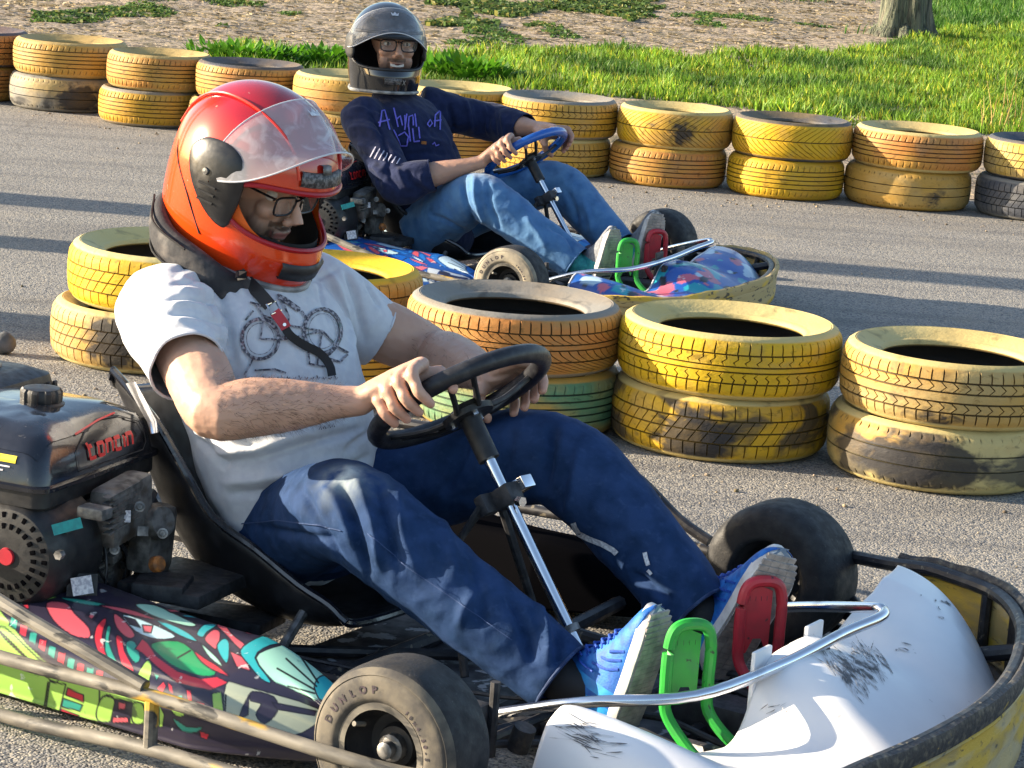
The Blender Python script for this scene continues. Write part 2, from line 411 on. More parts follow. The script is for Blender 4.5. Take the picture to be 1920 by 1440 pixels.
# verge of bare earth, gently uneven, from the road edge back
def edge_y(x):
    xs = [-60, -2.6, -1.0, 2.2, 60]; ys = [34, 13.15, 12.35, 11.75, 4.6]
    return np.interp(x, xs, ys)
def vz(x, y):
    return .03 * noise.noise(Vector((x * .9, y * .9, 0))) + .025 * noise.noise(Vector((x * 3, y * 3, 5))) + .012 * noise.noise(Vector((x * 9, y * 9, 2)))
m = M(); nx, ny = 170, 150
X = np.linspace(-9, 12, nx); Y = np.linspace(0, 1, ny) ** 1.6 * 36
G = np.zeros((nx, ny, 3))
for i, x in enumerate(X):
    e0 = edge_y(x)
    for j, y in enumerate(Y):
        G[i, j] = (x, e0 - .05 + y, .004 + min(1, y * 1.5) * (.025 + vz(x, e0 + y)) if y < 34 else -.02)
m.grid(G)
o = build(m, 'earth', m_dirt, angle=None); tag(o, None, None, None, 'structure')

# ------------------------------------------------------------------ grass (one uncountable mass of blades) and weeds
m_grass = mat('grass', (.05, .17, .008), rough=.55, attr='col', spec=.3)
m_grass.node_tree.nodes['Principled BSDF'].inputs['Transmission Weight'].default_value = 0.0
def leafmat(m):
    nt = m.node_tree; N = nt.nodes; L = nt.links; b = N['Principled BSDF']
    t = N.new('ShaderNodeBsdfTranslucent'); ms = N.new('ShaderNodeMixShader'); ms.inputs[0].default_value = .42
    src = b.inputs['Base Color'].links[0].from_socket
    L.new(src, t.inputs[0]); L.new(b.outputs[0], ms.inputs[1]); L.new(t.outputs[0], ms.inputs[2])
    L.new(ms.outputs[0], N['Material Output'].inputs[0])
leafmat(m_grass)
rs = np.random.RandomState(3)
def pxg(px, py): return FW.un(px, py, 'z', 0)
def blades(name, pos, h, w, lean, cols, label, flat=.0, cat='grass'):
    n = len(pos); a = rs.rand(n) * 2 * PI; dx = np.stack([np.cos(a), np.sin(a), np.zeros(n)], 1)
    b = rs.rand(n) * 2 * PI; ln = np.stack([np.cos(b), np.sin(b), np.zeros(n)], 1) * (lean * rs.rand(n) * h)[:, None]
    up = np.array([0, 0, 1.])
    p0 = pos; p1 = pos + up * (h * .55)[:, None] + ln * .35; p2 = pos + up * (h * (1 - flat))[:, None] + ln
    V = np.stack([p0 - dx * w[:, None] / 2, p0 + dx * w[:, None] / 2, p1 - dx * w[:, None] * .5, p1 + dx * w[:, None] * .5, p2], 1).reshape(-1, 3)
    F = []
    for i in range(n): k = 5 * i; F += [(k, k + 1, k + 3, k + 2), (k + 2, k + 3, k + 4)]
    o = mk(name, V, F, m_grass, None, True, fix=False)
    attrcol(o, 'col', np.repeat(cols, 5, 0))
    tag(o, label, cat, None, 'stuff'); return o
def inside(P, poly):
    x, y = P[:, 0], P[:, 1]; poly = np.array(poly); c = np.zeros(len(P), bool); j = len(poly) - 1
    for i in range(len(poly)):
        xi, yi = poly[i]; xj, yj = poly[j]
        c ^= ((yi > y) != (yj > y)) & (x < (xj - xi) * (y - yi) / (yj - yi + 1e-12) + xi); j = i
    return c
def scatter(pxpoly, n):
    """n ground points inside an outline on the ground"""
    W = np.array([tuple(pxg(*p))[:2] for p in pxpoly])
    lo, hi = W.min(0), W.max(0); out = np.zeros((0, 2))
    while len(out) < n:
        q = lo + rs.rand(n * 3, 2) * (hi - lo); q = q[inside(q, W)]; out = np.vstack([out, q])
    return out[:n]
def gpos(q):
    return np.array([(x, y, .0 + min(1., max(0., (y - edge_y(x)) * 1.5)) * (.02 + vz(x, y))) for x, y in q])
def gcols(n, base, var, yellow=.1):
    c = np.array(base)[None] * (1 + var * (rs.rand(n, 1) - .5)); k = rs.rand(n) < yellow
    c[k] = c[k] * np.array([2.6, 1.5, 1.6]); return c
# bright strip of young grass behind the far row of tyres
def strip(poly, n, hh, base, nm, lab, thr=None, var=1.2, yl=.16, wd=.008, lean=.7):
    q = scatter(poly, n)
    if thr is not None:
        f = np.array([noise.fractal(Vector((x * 2.1, y * 1.2, 4)), 1, 2, 3) for x, y in q]); q = q[f > thr]
    P = gpos(q); n = len(P)
    cl = np.array([noise.noise(Vector((p[0] * 3.2, p[1] * 2.2, 1))) for p in P])
    h = hh * (.45 + rs.rand(n) * .7) * (1 + .55 * cl)
    dk = np.array([noise.noise(Vector((p[0] * 1.3 + 9, p[1] * 1.0, 6))) for p in P])
    cc_ = gcols(n, base, var, yl); k = np.clip(dk * 2.2, 0, .75)[:, None]; cc_ = cc_ * (1 - k) + k * np.array((.035, .10, .018))
    return blades(nm, P, h, wd * (.6 + rs.rand(n)), lean, cc_ * (1 + .5 * cl)[:, None], lab)
strip([(390, 133), (398, 98), (640, 116), (800, 112), (960, 104), (1150, 98), (1290, 122), (1400, 108), (1560, 112), (1660, 92), (1800, 60), (2050, 45), (2050, 290), (1838, 262), (1590, 246), (1370, 214), (1150, 196), (940, 178), (560, 146)],
      60000, .075, (.14, .25, .02), 'grass', 'bright green grass growing between the far row of tyres and the bare earth')
strip([(1530, 78), (1780, 62), (2050, 60), (2050, -60), (1760, -60), (1745, 20), (1700, 66)], 30000, .11, (.07, .17, .02), 'grass', 'darker green grass around and right of the tree trunk', var=.8, yl=.06, wd=.012)
strip([(1330, 6), (1640, 12), (1640, -60), (1330, -60)], 4000, .13, (.07, .17, .02), 'grass', 'thin green grass left of the tree at the top edge', thr=.0)
# low weeds on the bare earth
def weeds(name, poly, n, thr, size, base, lab):
    q = scatter(poly, n)
    f = np.array([noise.fractal(Vector((x * 1.15 + 7, y * .55, 9)), 1, 2, 3) for x, y in q]); q = q[f > thr]
    P = gpos(q); n = len(P); h = size * (.4 + rs.rand(n))
    return blades(name, P, h, size * .55 * (.5 + rs.rand(n)), 1.6, gcols(n, base, .9, .15), lab, .35, 'weeds')
weeds('weeds', [(60, 60), (430, 60), (640, 30), (640, -50), (60, -50)], 34000, .10, .038, (.075, .135, .03), 'low broad leaved weeds scattered over the bare earth at left')
weeds('weeds', [(800, 60), (1180, 50), (1250, 20), (1150, -60), (800, -60)], 30000, -.04, .06, (.085, .14, .035), 'taller weeds on the earth right of the black helmet')
weeds('weeds', [(840, 95), (1300, 100), (1600, 60), (1300, 30), (840, 60)], 18000, .20, .035, (.07, .14, .03), 'small weeds dotted over the earth between grass and tree')
# dead straw and clods lying on the earth
q = scatter([(0, 70), (640, 95), (1300, 110), (1640, 70), (1640, -60), (-100, -60)], 34000); P = gpos(q); n = len(P)
o = blades('dry_straw', P, np.full(n, .02) * (.5 + rs.rand(n)), np.full(n, .035), 5, gcols(n, (.34, .27, .16), .9, .0), 'dry straw and leaf litter strewn over the bare earth', .5, 'straw')
m = M()
for i in range(420):
    x, y = scatter([(0, 150), (560, 60), (1300, 100), (1640, 70), (1600, -60), (-100, -60)], 1)[0] if i % 14 == 0 else (x + rs.randn() * .8, y + rs.randn() * 1.2)
    if y < edge_y(x) + .3: continue
    r = .01 + .03 * rs.rand() ** 3; m.sph((x, y, .02 + vz(x, y)), (r * 1.5, r, r * .8), 7, 5)
o = build(m, 'clods', m_dirt, angle=None); tag(o, 'small clods and stones on the bare earth', 'stones', None, 'stuff')
# taller dry stalks near the right end of the far row
for k, (px, py, hh) in enumerate([(1842, 246, .26), (1868, 250, .42), (1895, 252, .3)]):
    p = pxg(px, py + 8); m = M()
    for j in range(3):
        a = Vector((p[0] + rs.randn() * .012, p[1] + rs.randn() * .012, 0)); b_ = a + Vector((rs.randn() * .04 + .02, rs.randn() * .04, hh * (.6 + .4 * rs.rand())))
        m.tube([a, a.lerp(b_, .5) + Vector((.012, 0, 0)), b_], [.004, .003, .001], 5, 3)
    o = build(m, 'dry_stalk', mat('straw_stalk', (.45, .32, .10), rough=.8) if k == 0 else bpy.data.materials['straw_stalk'])
    tag(o, ['short dry stalk leaning just left of the tall one by the rightmost tyres', 'tallest dry yellow stalk standing in the grass by the rightmost tyres', 'dry stalk at the right edge above the rightmost tyre stack'][k], 'plant')
# broad-leaved weed clump behind the fourth far stack
def leafclump(cx, cy, r, n, size, lab, base=(.07, .2, .01)):
    V = []; F = []; col = []
    for i in range(n):
        a = rs.rand() * 2 * PI; rr = r * math.sqrt(rs.rand()); L = size * (.6 + .7 * rs.rand()); el = .2 + rs.rand() * 1.0
        b0 = np.array([cx + rr * math.cos(a) * 2.2, cy + rr * math.sin(a), .02 + .09 * rs.rand()])
        d = np.array([math.cos(a + rs.randn() * .5) * math.cos(el), math.sin(a + rs.randn() * .5) * math.cos(el), math.sin(el)])
        s_ = np.cross(d, [0, 0, 1.]); s_ /= np.linalg.norm(s_) + 1e-9; k = len(V)
        V += [b0, b0 + d * L * .5 + s_ * L * .22, b0 + d * L, b0 + d * L * .5 - s_ * L * .22]; F.append((k, k + 1, k + 2, k + 3))
        col += [np.array(base) * (.6 + .9 * rs.rand())] * 4
    o = mk('weed_clump', V, F, m_grass, None, False, fix=False); attrcol(o, 'col', np.array(col)); tag(o, lab, 'plant')
p = pxg(455, 132); leafclump(p[0], p[1] + .1, .16, 500, .07, 'leafy light green weed clump behind the far tyres just above the red helmet')
p = pxg(600, 135); leafclump(p[0], p[1] + .05, .15, 420, .07, 'leafy weed clump behind the far tyres left of the black helmet')
p = pxg(870, 160); leafclump(p[0], p[1] + .05, .14, 420, .08, 'broad leaved weed clump just right of the black helmet')

# ------------------------------------------------------------------ tree: trunk with root flare and limbs, crown above the frame
bark = mat('bark', (.115, .125, .08), (.035, .04, .028), 34, (.42, .58), .9, stretch=(1, 1, .12), bump=1.0, bs=48, bd=.05, layers=(((.22, .19, .14), 12, .55, .65, .6),))
p = pxg(1690, 78); tx, ty = p[0], p[1]
t = thing('tree', 'tree trunk with flared roots at the top right of the earth', 'tree'); t.location = (tx, ty, 0)
m = M(); nseg = 40; hs = [0, .06, .15, .3, .5, .8, 1.3, 2, 3, 4.2]; rr = [.262, .240, .215, .192, .178, .170, .166, .158, .135, .09]
G = []
for h_, r_ in zip(hs, rr):
    row = []
    for k in range(nseg):
        a = 2 * PI * k / nseg
        fl = 1 + .28 * math.exp(-h_ * 7) * (math.cos(3 * a + .5) + .5 * math.cos(5 * a)) + .09 * math.cos(6 * a + h_) + .07 * noise.noise(Vector((math.cos(a) * 3, math.sin(a) * 3, h_ * 1.5)))
        row.append((r_ * fl * math.cos(a) + .02 * h_, r_ * fl * math.sin(a), h_ - .02))
    G.append(row)
m.grid(G, cv=True)
for a, l in ((-.6, .42), (-1.6, .3), (2.6, .35), (-2.5, .3), (.8, .3)):
    m.tube([(.13 * math.cos(a), .13 * math.sin(a), .12), (.25 * math.cos(a), .25 * math.sin(a), .04), (l * math.cos(a), l * math.sin(a), -.02)], [.07, .055, .02], 8, 3)
trunk = build(m, 'trunk', bark, t, angle=None)
m = M()
for i in range(7):
    a = i * 2.4; e = Vector((math.cos(a) * 1.5, math.sin(a) * 1.5, 4.6 + rs.rand() * 1.6)); s0 = Vector((.06, 0, 2.6 + i * .22))
    m.tube([s0, s0.lerp(e, .5) + Vector((0, 0, .2)), e], [.07, .045, .012], 7, 4)
build(m, 'limb', bark, t)
V = []; F = []; col = []
for i in range(5200):
    th, ph = rs.rand() * 2 * PI, math.acos(2 * rs.rand() - 1); R_ = 2.0 * rs.rand() ** .33
    c = np.array([R_ * math.sin(ph) * math.cos(th), R_ * math.sin(ph) * math.sin(th), 5.2 + R_ * .7 * math.cos(ph)])
    if noise.noise(Vector(c * 1.1)) < -.08: continue
    d = rs.randn(3); d /= np.linalg.norm(d); e = np.cross(d, rs.randn(3)); e /= np.linalg.norm(e); k = len(V); L_ = .09
    V += [c, c + d * L_ + e * .03, c + d * 2 * L_, c + d * L_ - e * .03]; F.append((k, k + 1, k + 2, k + 3)); col += [np.array([.05, .1, .02]) * (.6 + rs.rand())] * 4
o = mk('crown', V, F, m_grass, t, False, fix=False); attrcol(o, 'col', np.array(col))
# the row of slim trees left of the frame whose trunks throw the stripes of shadow across the road
for k, (px, py, dd, r_) in enumerate([(100, 380, 4.2, .15), (60, 458, 3.9, .13), (20, 610, 3.6, .19)]):
    p = pxg(px, py); t = thing('tree', ['slim tree left of the frame throwing the farthest stripe of shadow', 'slimmest tree left of the frame throwing the middle stripe of shadow', 'thick tree left of the frame throwing the broad near stripe of shadow'][k], 'tree', None, 'trees beside the road')
    t.location = (p[0] - dd * math.cos(PI - SUN_AZ), p[1] + dd * math.sin(PI - SUN_AZ), 0)
    m = M(); m.tube([(0, 0, -.03), (0, 0, .3), (.03, 0, 2.2), (0, .04, 5.2)], [r_ * 1.25, r_, r_ * .95, r_ * .55], 16, 6); build(m, 'trunk', bark, t, angle=None)
    V = []; F = []; col = []
    for i in range(1800):
        th, ph = rs.rand() * 2 * PI, math.acos(2 * rs.rand() - 1); R_ = 1.4 * rs.rand() ** .33
        c = np.array([R_ * math.sin(ph) * math.cos(th), R_ * math.sin(ph) * math.sin(th), 5.8 + R_ * math.cos(ph)])
        q_ = rs.randn(3); q_ /= np.linalg.norm(q_); e_ = np.cross(q_, rs.randn(3)); e_ /= np.linalg.norm(e_); j = len(V)
        V += [c, c + q_ * .09 + e_ * .03, c + q_ * .18, c + q_ * .09 - e_ * .03]; F.append((j, j + 1, j + 2, j + 3)); col += [np.array([.05, .1, .02]) * (.6 + rs.rand())] * 4
    o = mk('crown', V, F, m_grass, t, False, fix=False); attrcol(o, 'col', np.array(col))
# ------------------------------------------------------------------ car tyres of the two barriers
TD, TW = .267, .164            # radius and width of a tyre
def tyre_mesh(name, kind, pitch=64, fine=True):
    """kind: dict(ribs=[z of circumferential grooves], shear=f(z)->pitch offset, lat=f(z)->True where cross grooves run)"""
    W2 = TW / 2
    gro = sorted(kind['ribs']); gw = kind.get('gw', .0030)
    lo, hi = -.066, .066
    zs = [hi, .060, .052]
    for g in gro[::-1]: zs += [g + gw * .5 + .0006, g + gw * .5 - .0004, g - gw * .5 + .0004, g - gw * .5 - .0006]
    zs += [-.052, -.060, lo]
    zs = sorted(set(zs), reverse=True)
    # add rows between grooves so slanted cuts stay crisp
    z2 = []
    for a, b in zip(zs[:-1], zs[1:]):
        z2.append(a); n = int((a - b) / .008)
        for k in range(1, n): z2.append(a + (b - a) * k / n)
    z2.append(zs[-1]); zs = z2
    crown = lambda z: TD - .0035 * (abs(z) / .05) ** 2 - (max(0, abs(z) - .052) / .014) ** 2 * .006
    prof = []  # r, z, zone (0 tread,1 side,2 inner)
    up = [(.246, .002, 2), (.243, .040, 2), (.225, .052, 2), (.200, .050, 2), (.182, .042, 2), (.176, .040, 2), (.172, .046, 1), (.174, .054, 1), (.179, .058, 1), (.184, .058, 1), (.188, .060, 1), (.203, .067, 1), (.218, .0735, 1), (.230, .078, 1), (.2345, .0795, 1), (.2365, .0785, 1), (.2385, .0802, 1), (.246, .0765, 1), (.2535, .0705, 1)]
    prof += up
    for z in zs: prof.append((crown(z), z, 0))
    prof += [(r, -z, k) for r, z, k in up[::-1]]
    # slots inside one pitch
    gf = kind.get('gf', .16)
    cells = [0, .025, gf - .025, gf, .5] if fine else [0, .03, gf, .55]
    th = np.array([(p + c) / pitch for p in range(pitch) for c in cells]) * 2 * PI
    ing = np.array([1 if (.01 < c < gf - .005) else 0 for p in range(pitch) for c in cells])
    G = np.zeros((len(prof), len(th), 3)); Z = np.zeros((len(prof), len(th), 3))
    for i, (r, z, k) in enumerate(prof):
        R = np.full(len(th), r); g = np.zeros(len(th))
        if k == 0:
            if any(abs(z - q) < gw * .5 for q in gro): R -= .0055; g[:] = 1
            elif kind['lat'](z) and abs(z) < .0655:
                R -= .0045 * ing; g = ing.astype(float)
            sh = kind['shear'](z)
        else: sh = kind['shear'](.066 if z > 0 else -.066)
        if k == 1 and .20 < abs(r) < .235: R = R + 0
        t = th + sh / pitch * 2 * PI
        G[i] = np.stack([R * np.cos(t), R * np.sin(t), np.full(len(th), z)], 1)
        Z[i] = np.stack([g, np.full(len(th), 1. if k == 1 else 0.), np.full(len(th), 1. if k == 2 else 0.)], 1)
    m = M(); m.grid(G, cu=True, cv=True); V, F = m.arrays()
    me = bpy.data.meshes.new(name); me.from_pydata([tuple(v) for v in V], [], F)
    bm = bmesh.new(); bm.from_mesh(me); bmesh.ops.recalc_face_normals(bm, faces=bm.faces[:]); bm.to_mesh(me); bm.free()
    me.polygons.foreach_set('use_smooth', [True] * len(me.polygons)); me.set_sharp_from_angle(angle=math.radians(40))
    a = me.color_attributes.new('zone', 'FLOAT_COLOR', 'POINT'); c = np.ones((len(V), 4)); c[:, :3] = Z.reshape(-1, 3); a.data.foreach_set('color', c.ravel())
    me.materials.append(None)
    return me
zig = lambda z: (.55 * (abs(((z * 1000) % 12) - 6) / 6)) + z * 4
K_ZIG = dict(ribs=[.036, .007, -.007, -.036], shear=lambda z: zig(z) if abs(z) < .036 else (z * 3 + .3), lat=lambda z: abs(z) > .0095, gw=.0035, gf=.15)
K_CURVE = dict(ribs=[.034, .008, -.006, -.036], shear=lambda z: .1 if z > .034 else (1.6 * ((.034 - z) / .026) ** 1.8 if z > .008 else (.6 if z > -.006 else 1.6 * ((-.006 - z) / .03) ** 1.8)), lat=lambda z: not (-.006 < z < .008), gw=.003, gf=.17)
K_BLOCK = dict(ribs=[.030, .0, -.030], shear=lambda z: z * 22 if abs(z) < .03 else 0, lat=lambda z: True, gw=.0035, gf=.12)
K_RIB = dict(ribs=[.040, .022, .004, -.014, -.034], shear=lambda z: z * 10, lat=lambda z: abs(z) > .04, gw=.0040, gf=.25)
K_CHEV = dict(ribs=[.038, .012, -.012, -.038], shear=lambda z: (1 - abs(abs(z) - .025) / .013) * .5 if .012 < abs(z) < .038 else .2, lat=lambda z: abs(z) > .012, gw=.004, gf=.14)
K_SWEEP = dict(ribs=[.002], shear=lambda z: (abs(z) * 26) ** 1.3 * 1.6, lat=lambda z: abs(z) > .004, gw=.004, gf=.2)
K_WORN = dict(ribs=[.018, -.018], shear=lambda z: 0, lat=lambda z: abs(z) > .056, gw=.003, gf=.2)
TM = {'zig': tyre_mesh('tyre_zig', K_ZIG, 62), 'curve': tyre_mesh('tyre_curve', K_CURVE, 66), 'block': tyre_mesh('tyre_block', K_BLOCK, 56),
      'rib': tyre_mesh('tyre_rib', K_RIB, 60, False), 'chev': tyre_mesh('tyre_chev', K_CHEV, 60), 'sweep': tyre_mesh('tyre_sweep', K_SWEEP, 54, False), 'worn': tyre_mesh('tyre_worn', K_WORN, 60, False)}
def tyre_mat(p1, p2, side, scuff, seed, scufcol=(.035, .034, .036), gcol=None, patch=None):
    m = bpy.data.materials.new('painted_rubber'); m.use_nodes = True; nt = m.node_tree; N = nt.nodes; L = nt.links
    b = N['Principled BSDF']; tc = N.new('ShaderNodeTexCoord'); mp = N.new('ShaderNodeMapping'); L.new(tc.outputs['Object'], mp.inputs[0])
    mp.inputs['Location'].default_value = (seed * 3.7, seed * 1.3, seed * 2.1); mp.inputs['Scale'].default_value = (1, 1, 1.6)
    def nz(s, d=3, dist=.2):
        n = N.new('ShaderNodeTexNoise'); n.inputs['Scale'].default_value = s; n.inputs['Detail'].default_value = d; n.inputs['Distortion'].default_value = dist; L.new(mp.outputs[0], n.inputs['Vector']); return n.outputs['Fac']
    def rp(src, lo, hi, o2=1.):
        r = N.new('ShaderNodeMapRange'); r.inputs[1].default_value = lo; r.inputs[2].default_value = hi; r.inputs[4].default_value = o2; L.new(src, r.inputs[0]); return r.outputs[0]
    def mix(f, a, c):
        x = N.new('ShaderNodeMix'); x.data_type = 'RGBA'; L.new(f, x.inputs[0])
        for s_, i in ((a, 6), (c, 7)):
            if isinstance(s_, tuple): x.inputs[i].default_value = (*s_, 1)
            else: L.new(s_, x.inputs[i])
        return x.outputs[2]
    at = N.new('ShaderNodeAttribute'); at.attribute_name = 'zone'; se = N.new('ShaderNodeSeparateColor'); L.new(at.outputs['Color'], se.inputs[0])
    c = mix(rp(nz(3.2), .42, .62), p1, p2)
    c = mix(rp(nz(40, 5), .55, .75, .35), c, tuple(q * .45 for q in p1))
    c = mix(rp(nz(9, 6, .8), .50, .72, .55), c, tuple(.45 * q + .55 * w for q, w in zip(p1, (.26, .21, .14))))
    c = mix(rp(nz(26, 6, 1.2), .60, .70, .7), c, tuple(q * .30 for q in p1))
    c = mix(rp(nz(5.5, 5, .6), .72 - scuff * .30, .80 - scuff * .30, .85), c, scufcol)
    if patch is not None:
        P_, r_, k_ = patch
        vs = N.new('ShaderNodeVectorMath'); vs.operation = 'SUBTRACT'; L.new(tc.outputs['Object'], vs.inputs[0]); vs.inputs[1].default_value = P_
        vm = N.new('ShaderNodeVectorMath'); vm.operation = 'MULTIPLY'; L.new(vs.outputs[0], vm.inputs[0]); vm.inputs[1].default_value = (1, 1, k_)
        vl = N.new('ShaderNodeVectorMath'); vl.operation = 'LENGTH'; L.new(vm.outputs[0], vl.inputs[0])
        ad = N.new('ShaderNodeMath'); ad.operation = 'MULTIPLY_ADD'; L.new(nz(22, 6, .8), ad.inputs[0]); ad.inputs[1].default_value = .16; L.new(vl.outputs['Value'], ad.inputs[2])
        c = mix(rp(ad.outputs[0], r_ + .11, r_ + .07, .92), c, (.022, .022, .026))
    sd_ = mix(rp(nz(4), .4, .6), side, tuple(a * .8 + b_ * .2 for a, b_ in zip(side, p1)))
    sd_ = mix(rp(nz(16, 5, .5), .58, .7, .6), sd_, tuple(q * .35 for q in side))
    c = mix(se.outputs[1], c, sd_)
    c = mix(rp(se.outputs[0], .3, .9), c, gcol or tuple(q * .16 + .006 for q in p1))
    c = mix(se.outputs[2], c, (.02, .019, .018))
    L.new(c, b.inputs['Base Color']); b.inputs['Roughness'].default_value = .62; b.inputs['Specular IOR Level'].default_value = .35
    bn = N.new('ShaderNodeBump'); bn.inputs['Strength'].default_value = .5; bn.inputs['Distance'].default_value = .0018; L.new(nz(120, 4), bn.inputs['Height'])
    b2 = N.new('ShaderNodeBump'); b2.inputs['Strength'].default_value = .5; b2.inputs['Distance'].default_value = .008; L.new(nz(14, 2), b2.inputs['Height']); L.new(bn.outputs[0], b2.inputs['Normal'])
    L.new(b2.outputs[0], b.inputs['Normal']); return m
YEL, YEL2, OCH, ORG, TAN, GRY, DRK, GRN = (.60, .36, .012), (.48, .26, .02), (.46, .26, .05), (.47, .19, .045), (.42, .30, .12), (.20, .19, .17), (.06, .065, .08), (.10, .22, .11)
CRM = (.50, .40, .17)
NT = [0]
def tyre(kind, x, y, lev, cols, label, rot=0, sc=1.0, hz=1.0, tilt=(0, 0), group='painted tyres of the near barrier', dz=None, patch=None):
    NT[0] += 1
    o = bpy.data.objects.new('tyre', TM[kind]); C.objects.link(o)
    o.location = (x, y, (TW / 2 * hz + .001) + (lev * TW * hz * .985 if dz is None else dz)); o.rotation_euler = (tilt[0], tilt[1], rot); o.scale = (sc, sc, hz)
    o.material_slots[0].link = 'OBJECT'; p1, p2, side, sc_ = cols
    pt_ = None
    if patch:
        px_, py_, r_, k_ = patch; w_ = FW.un(px_, py_, 'y', y - .25); q_ = Matrix.Rotation(-rot, 3, 'Z') @ (w_ - Vector(o.location)); pt_ = (tuple(q_), r_, k_)
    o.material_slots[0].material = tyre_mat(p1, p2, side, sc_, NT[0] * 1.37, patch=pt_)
    return tag(o, label, 'tyre', group)
# near barrier, left to right
nb = [
    ('block', -.975, 7.02, 0, (OCH, TAN, CRM, .15), 'ochre tyre at the bottom of the leftmost near stack, behind the white T-shirt', 1.005, 0.0),
    ('block', -.93, 7.03, 1, (YEL, YEL, (.52, .44, .2), .0), 'bright yellow tyre on top of the leftmost near stack, behind the white T-shirt', 1.03, 0.0),
    ('rib', -.49, 6.80, 0, (OCH, YEL2, CRM, .1), 'yellow tyre at the bottom of the near stack hidden behind the white T-shirt', 1.0, 0.0),
    ('block', -.52, 6.86, 1, (YEL2, OCH, YEL, .0), 'yellow tyre with bright inside, topmost just right of the red helmet', 1.02, .0),
    ('rib', .015, 6.565, 0, (GRN, OCH, OCH, .15), 'green painted tyre under the orange one, right of the steering wheel', .97, 0),
    ('curve', -.005, 6.565, 1, (OCH, ORG, GRY, .0), 'orange ochre tyre with curved tread lying on the green tyre', 1.02, 0),
    ('block', .520, 6.49, 0, (YEL, YEL2, CRM, .75), 'yellow tyre with black worn patches, bottom of the stack right of the far knee', 1.02, 0),
    ('zig', .531, 6.488, 1, (YEL, (.62, .40, .01), CRM, .0), 'bright yellow tyre with zigzag tread on top of the stack right of the far knee', 1.04, 0),
    ('worn', 1.045, 6.33, 0, (CRM, OCH, CRM, .95), 'faded cream tyre with a large black worn band, bottom of the rightmost near stack', 1.02, 0),
    ('chev', 1.061, 6.324, 1, (OCH, TAN, CRM, .30), 'ochre tyre with pale chevron tread on top of the rightmost near stack', 1.02, 0)]
for i, (kd, x, y, lev, cols, lab, sc_, rt) in enumerate(nb):
    hz = .97
    tyre(kd, x, y, lev, cols, lab, rot=i * 1.1 + .3, sc=sc_, hz=hz, tilt=(.0, -.014 if i == 1 else 0), patch={6: (1300, 822, .085, 1.2), 8: (1730, 872, .15, 2.6), 9: (1750, 790, .03, 1.5), 0: (215, 640, .07, 1.0)}.get(i))
# far barrier, left to right
fb = [
    (-2.74, 13.02, ('rib', (ORG, OCH, OCH, .0)), ('chev', (ORG, OCH, DRK, .0)), 'leftmost far stack, cut by the frame'),
    (-2.233, 12.817, ('worn', (GRY, TAN, GRY, .5)), ('rib', (OCH, TAN, TAN, .1)), 'second far stack from the left'),
    (-1.762, 12.45, ('rib', (YEL2, OCH, GRY, .05)), ('rib', (OCH, ORG, TAN, .05)), 'third far stack from the left'),
    (-1.317, 12.273, ('rib', (OCH, TAN, TAN, .1)), ('rib', (OCH, ORG, DRK, .0)), 'fourth far stack, just above the red helmet'),
    (-.84, 12.06, ('rib', (OCH, ORG, TAN, .1)), ('worn', (OCH, ORG, CRM, .0)), 'fifth far stack, left of the black helmet'),
    (-.335, 11.87, ('rib', (ORG, OCH, TAN, .1)), ('rib', (YEL2, TAN, CRM, .0)), 'sixth far stack, right behind the navy sweatshirt'),
    (.115, 11.709, ('chev', (YEL2, OCH, CRM, .05)), ('chev', (YEL2, OCH, GRY, .05)), 'far stack behind the rear driver\'s raised hand'),
    (.615, 11.621, ('rib', (ORG, OCH, OCH, .1)), ('sweep', (OCH, YEL, CRM, .2)), 'fourth far stack from the right edge'),
    (1.117, 11.502, ('rib', (YEL, YEL2, YEL2, .05)), ('sweep', (YEL, YEL2, DRK, .0)), 'third far stack from the right edge'),
    (1.65, 11.454, ('worn', (OCH, TAN, OCH, .1)), ('rib', (ORG, OCH, CRM, .0)), 'second far stack from the right edge'),
    (2.185, 11.36, ('block', (DRK, GRY, GRY, .3)), ('block', (TAN, YEL, DRK, .1)), 'rightmost far stack, cut by the frame')]
szs = [(1, 1), (1.0, 1.03), (.92, .93), (.94, .95), (.96, .96), (.95, .96), (.96, .98), (.96, .95), (.95, .975), (1.02, 1.05), (.98, .98)]
cn = {id(YEL): 'bright yellow', id(YEL2): 'yellow', id(OCH): 'ochre', id(ORG): 'orange', id(TAN): 'tan', id(GRY): 'grey', id(DRK): 'black', id(GRN): 'green', id(CRM): 'cream'}
for i, (x, y, lo_, hi_, lab) in enumerate(fb):
    for lev, (kd, cols) in enumerate((lo_, hi_)):
        nm = cn[id(cols[0])] + ' tyre' + (' with dark sidewall' if cols[2] is DRK else '')
        tyre(kd, x + (.012 if lev else -.008) + rs.randn() * .004, y + rs.randn() * .006, lev, cols, ('%s on top of %s' if lev else '%s under %s') % (nm, lab),
             rot=i * .7 + lev * 2, sc=szs[i][lev], hz=1.02, group='painted tyres of the far barrier', patch={(7, 1): (1278, 250, .035, .8), (1, 0): (150, 190, .10, 1.5), (9, 0): (1755, 370, .012, 1)}.get((i, lev)))
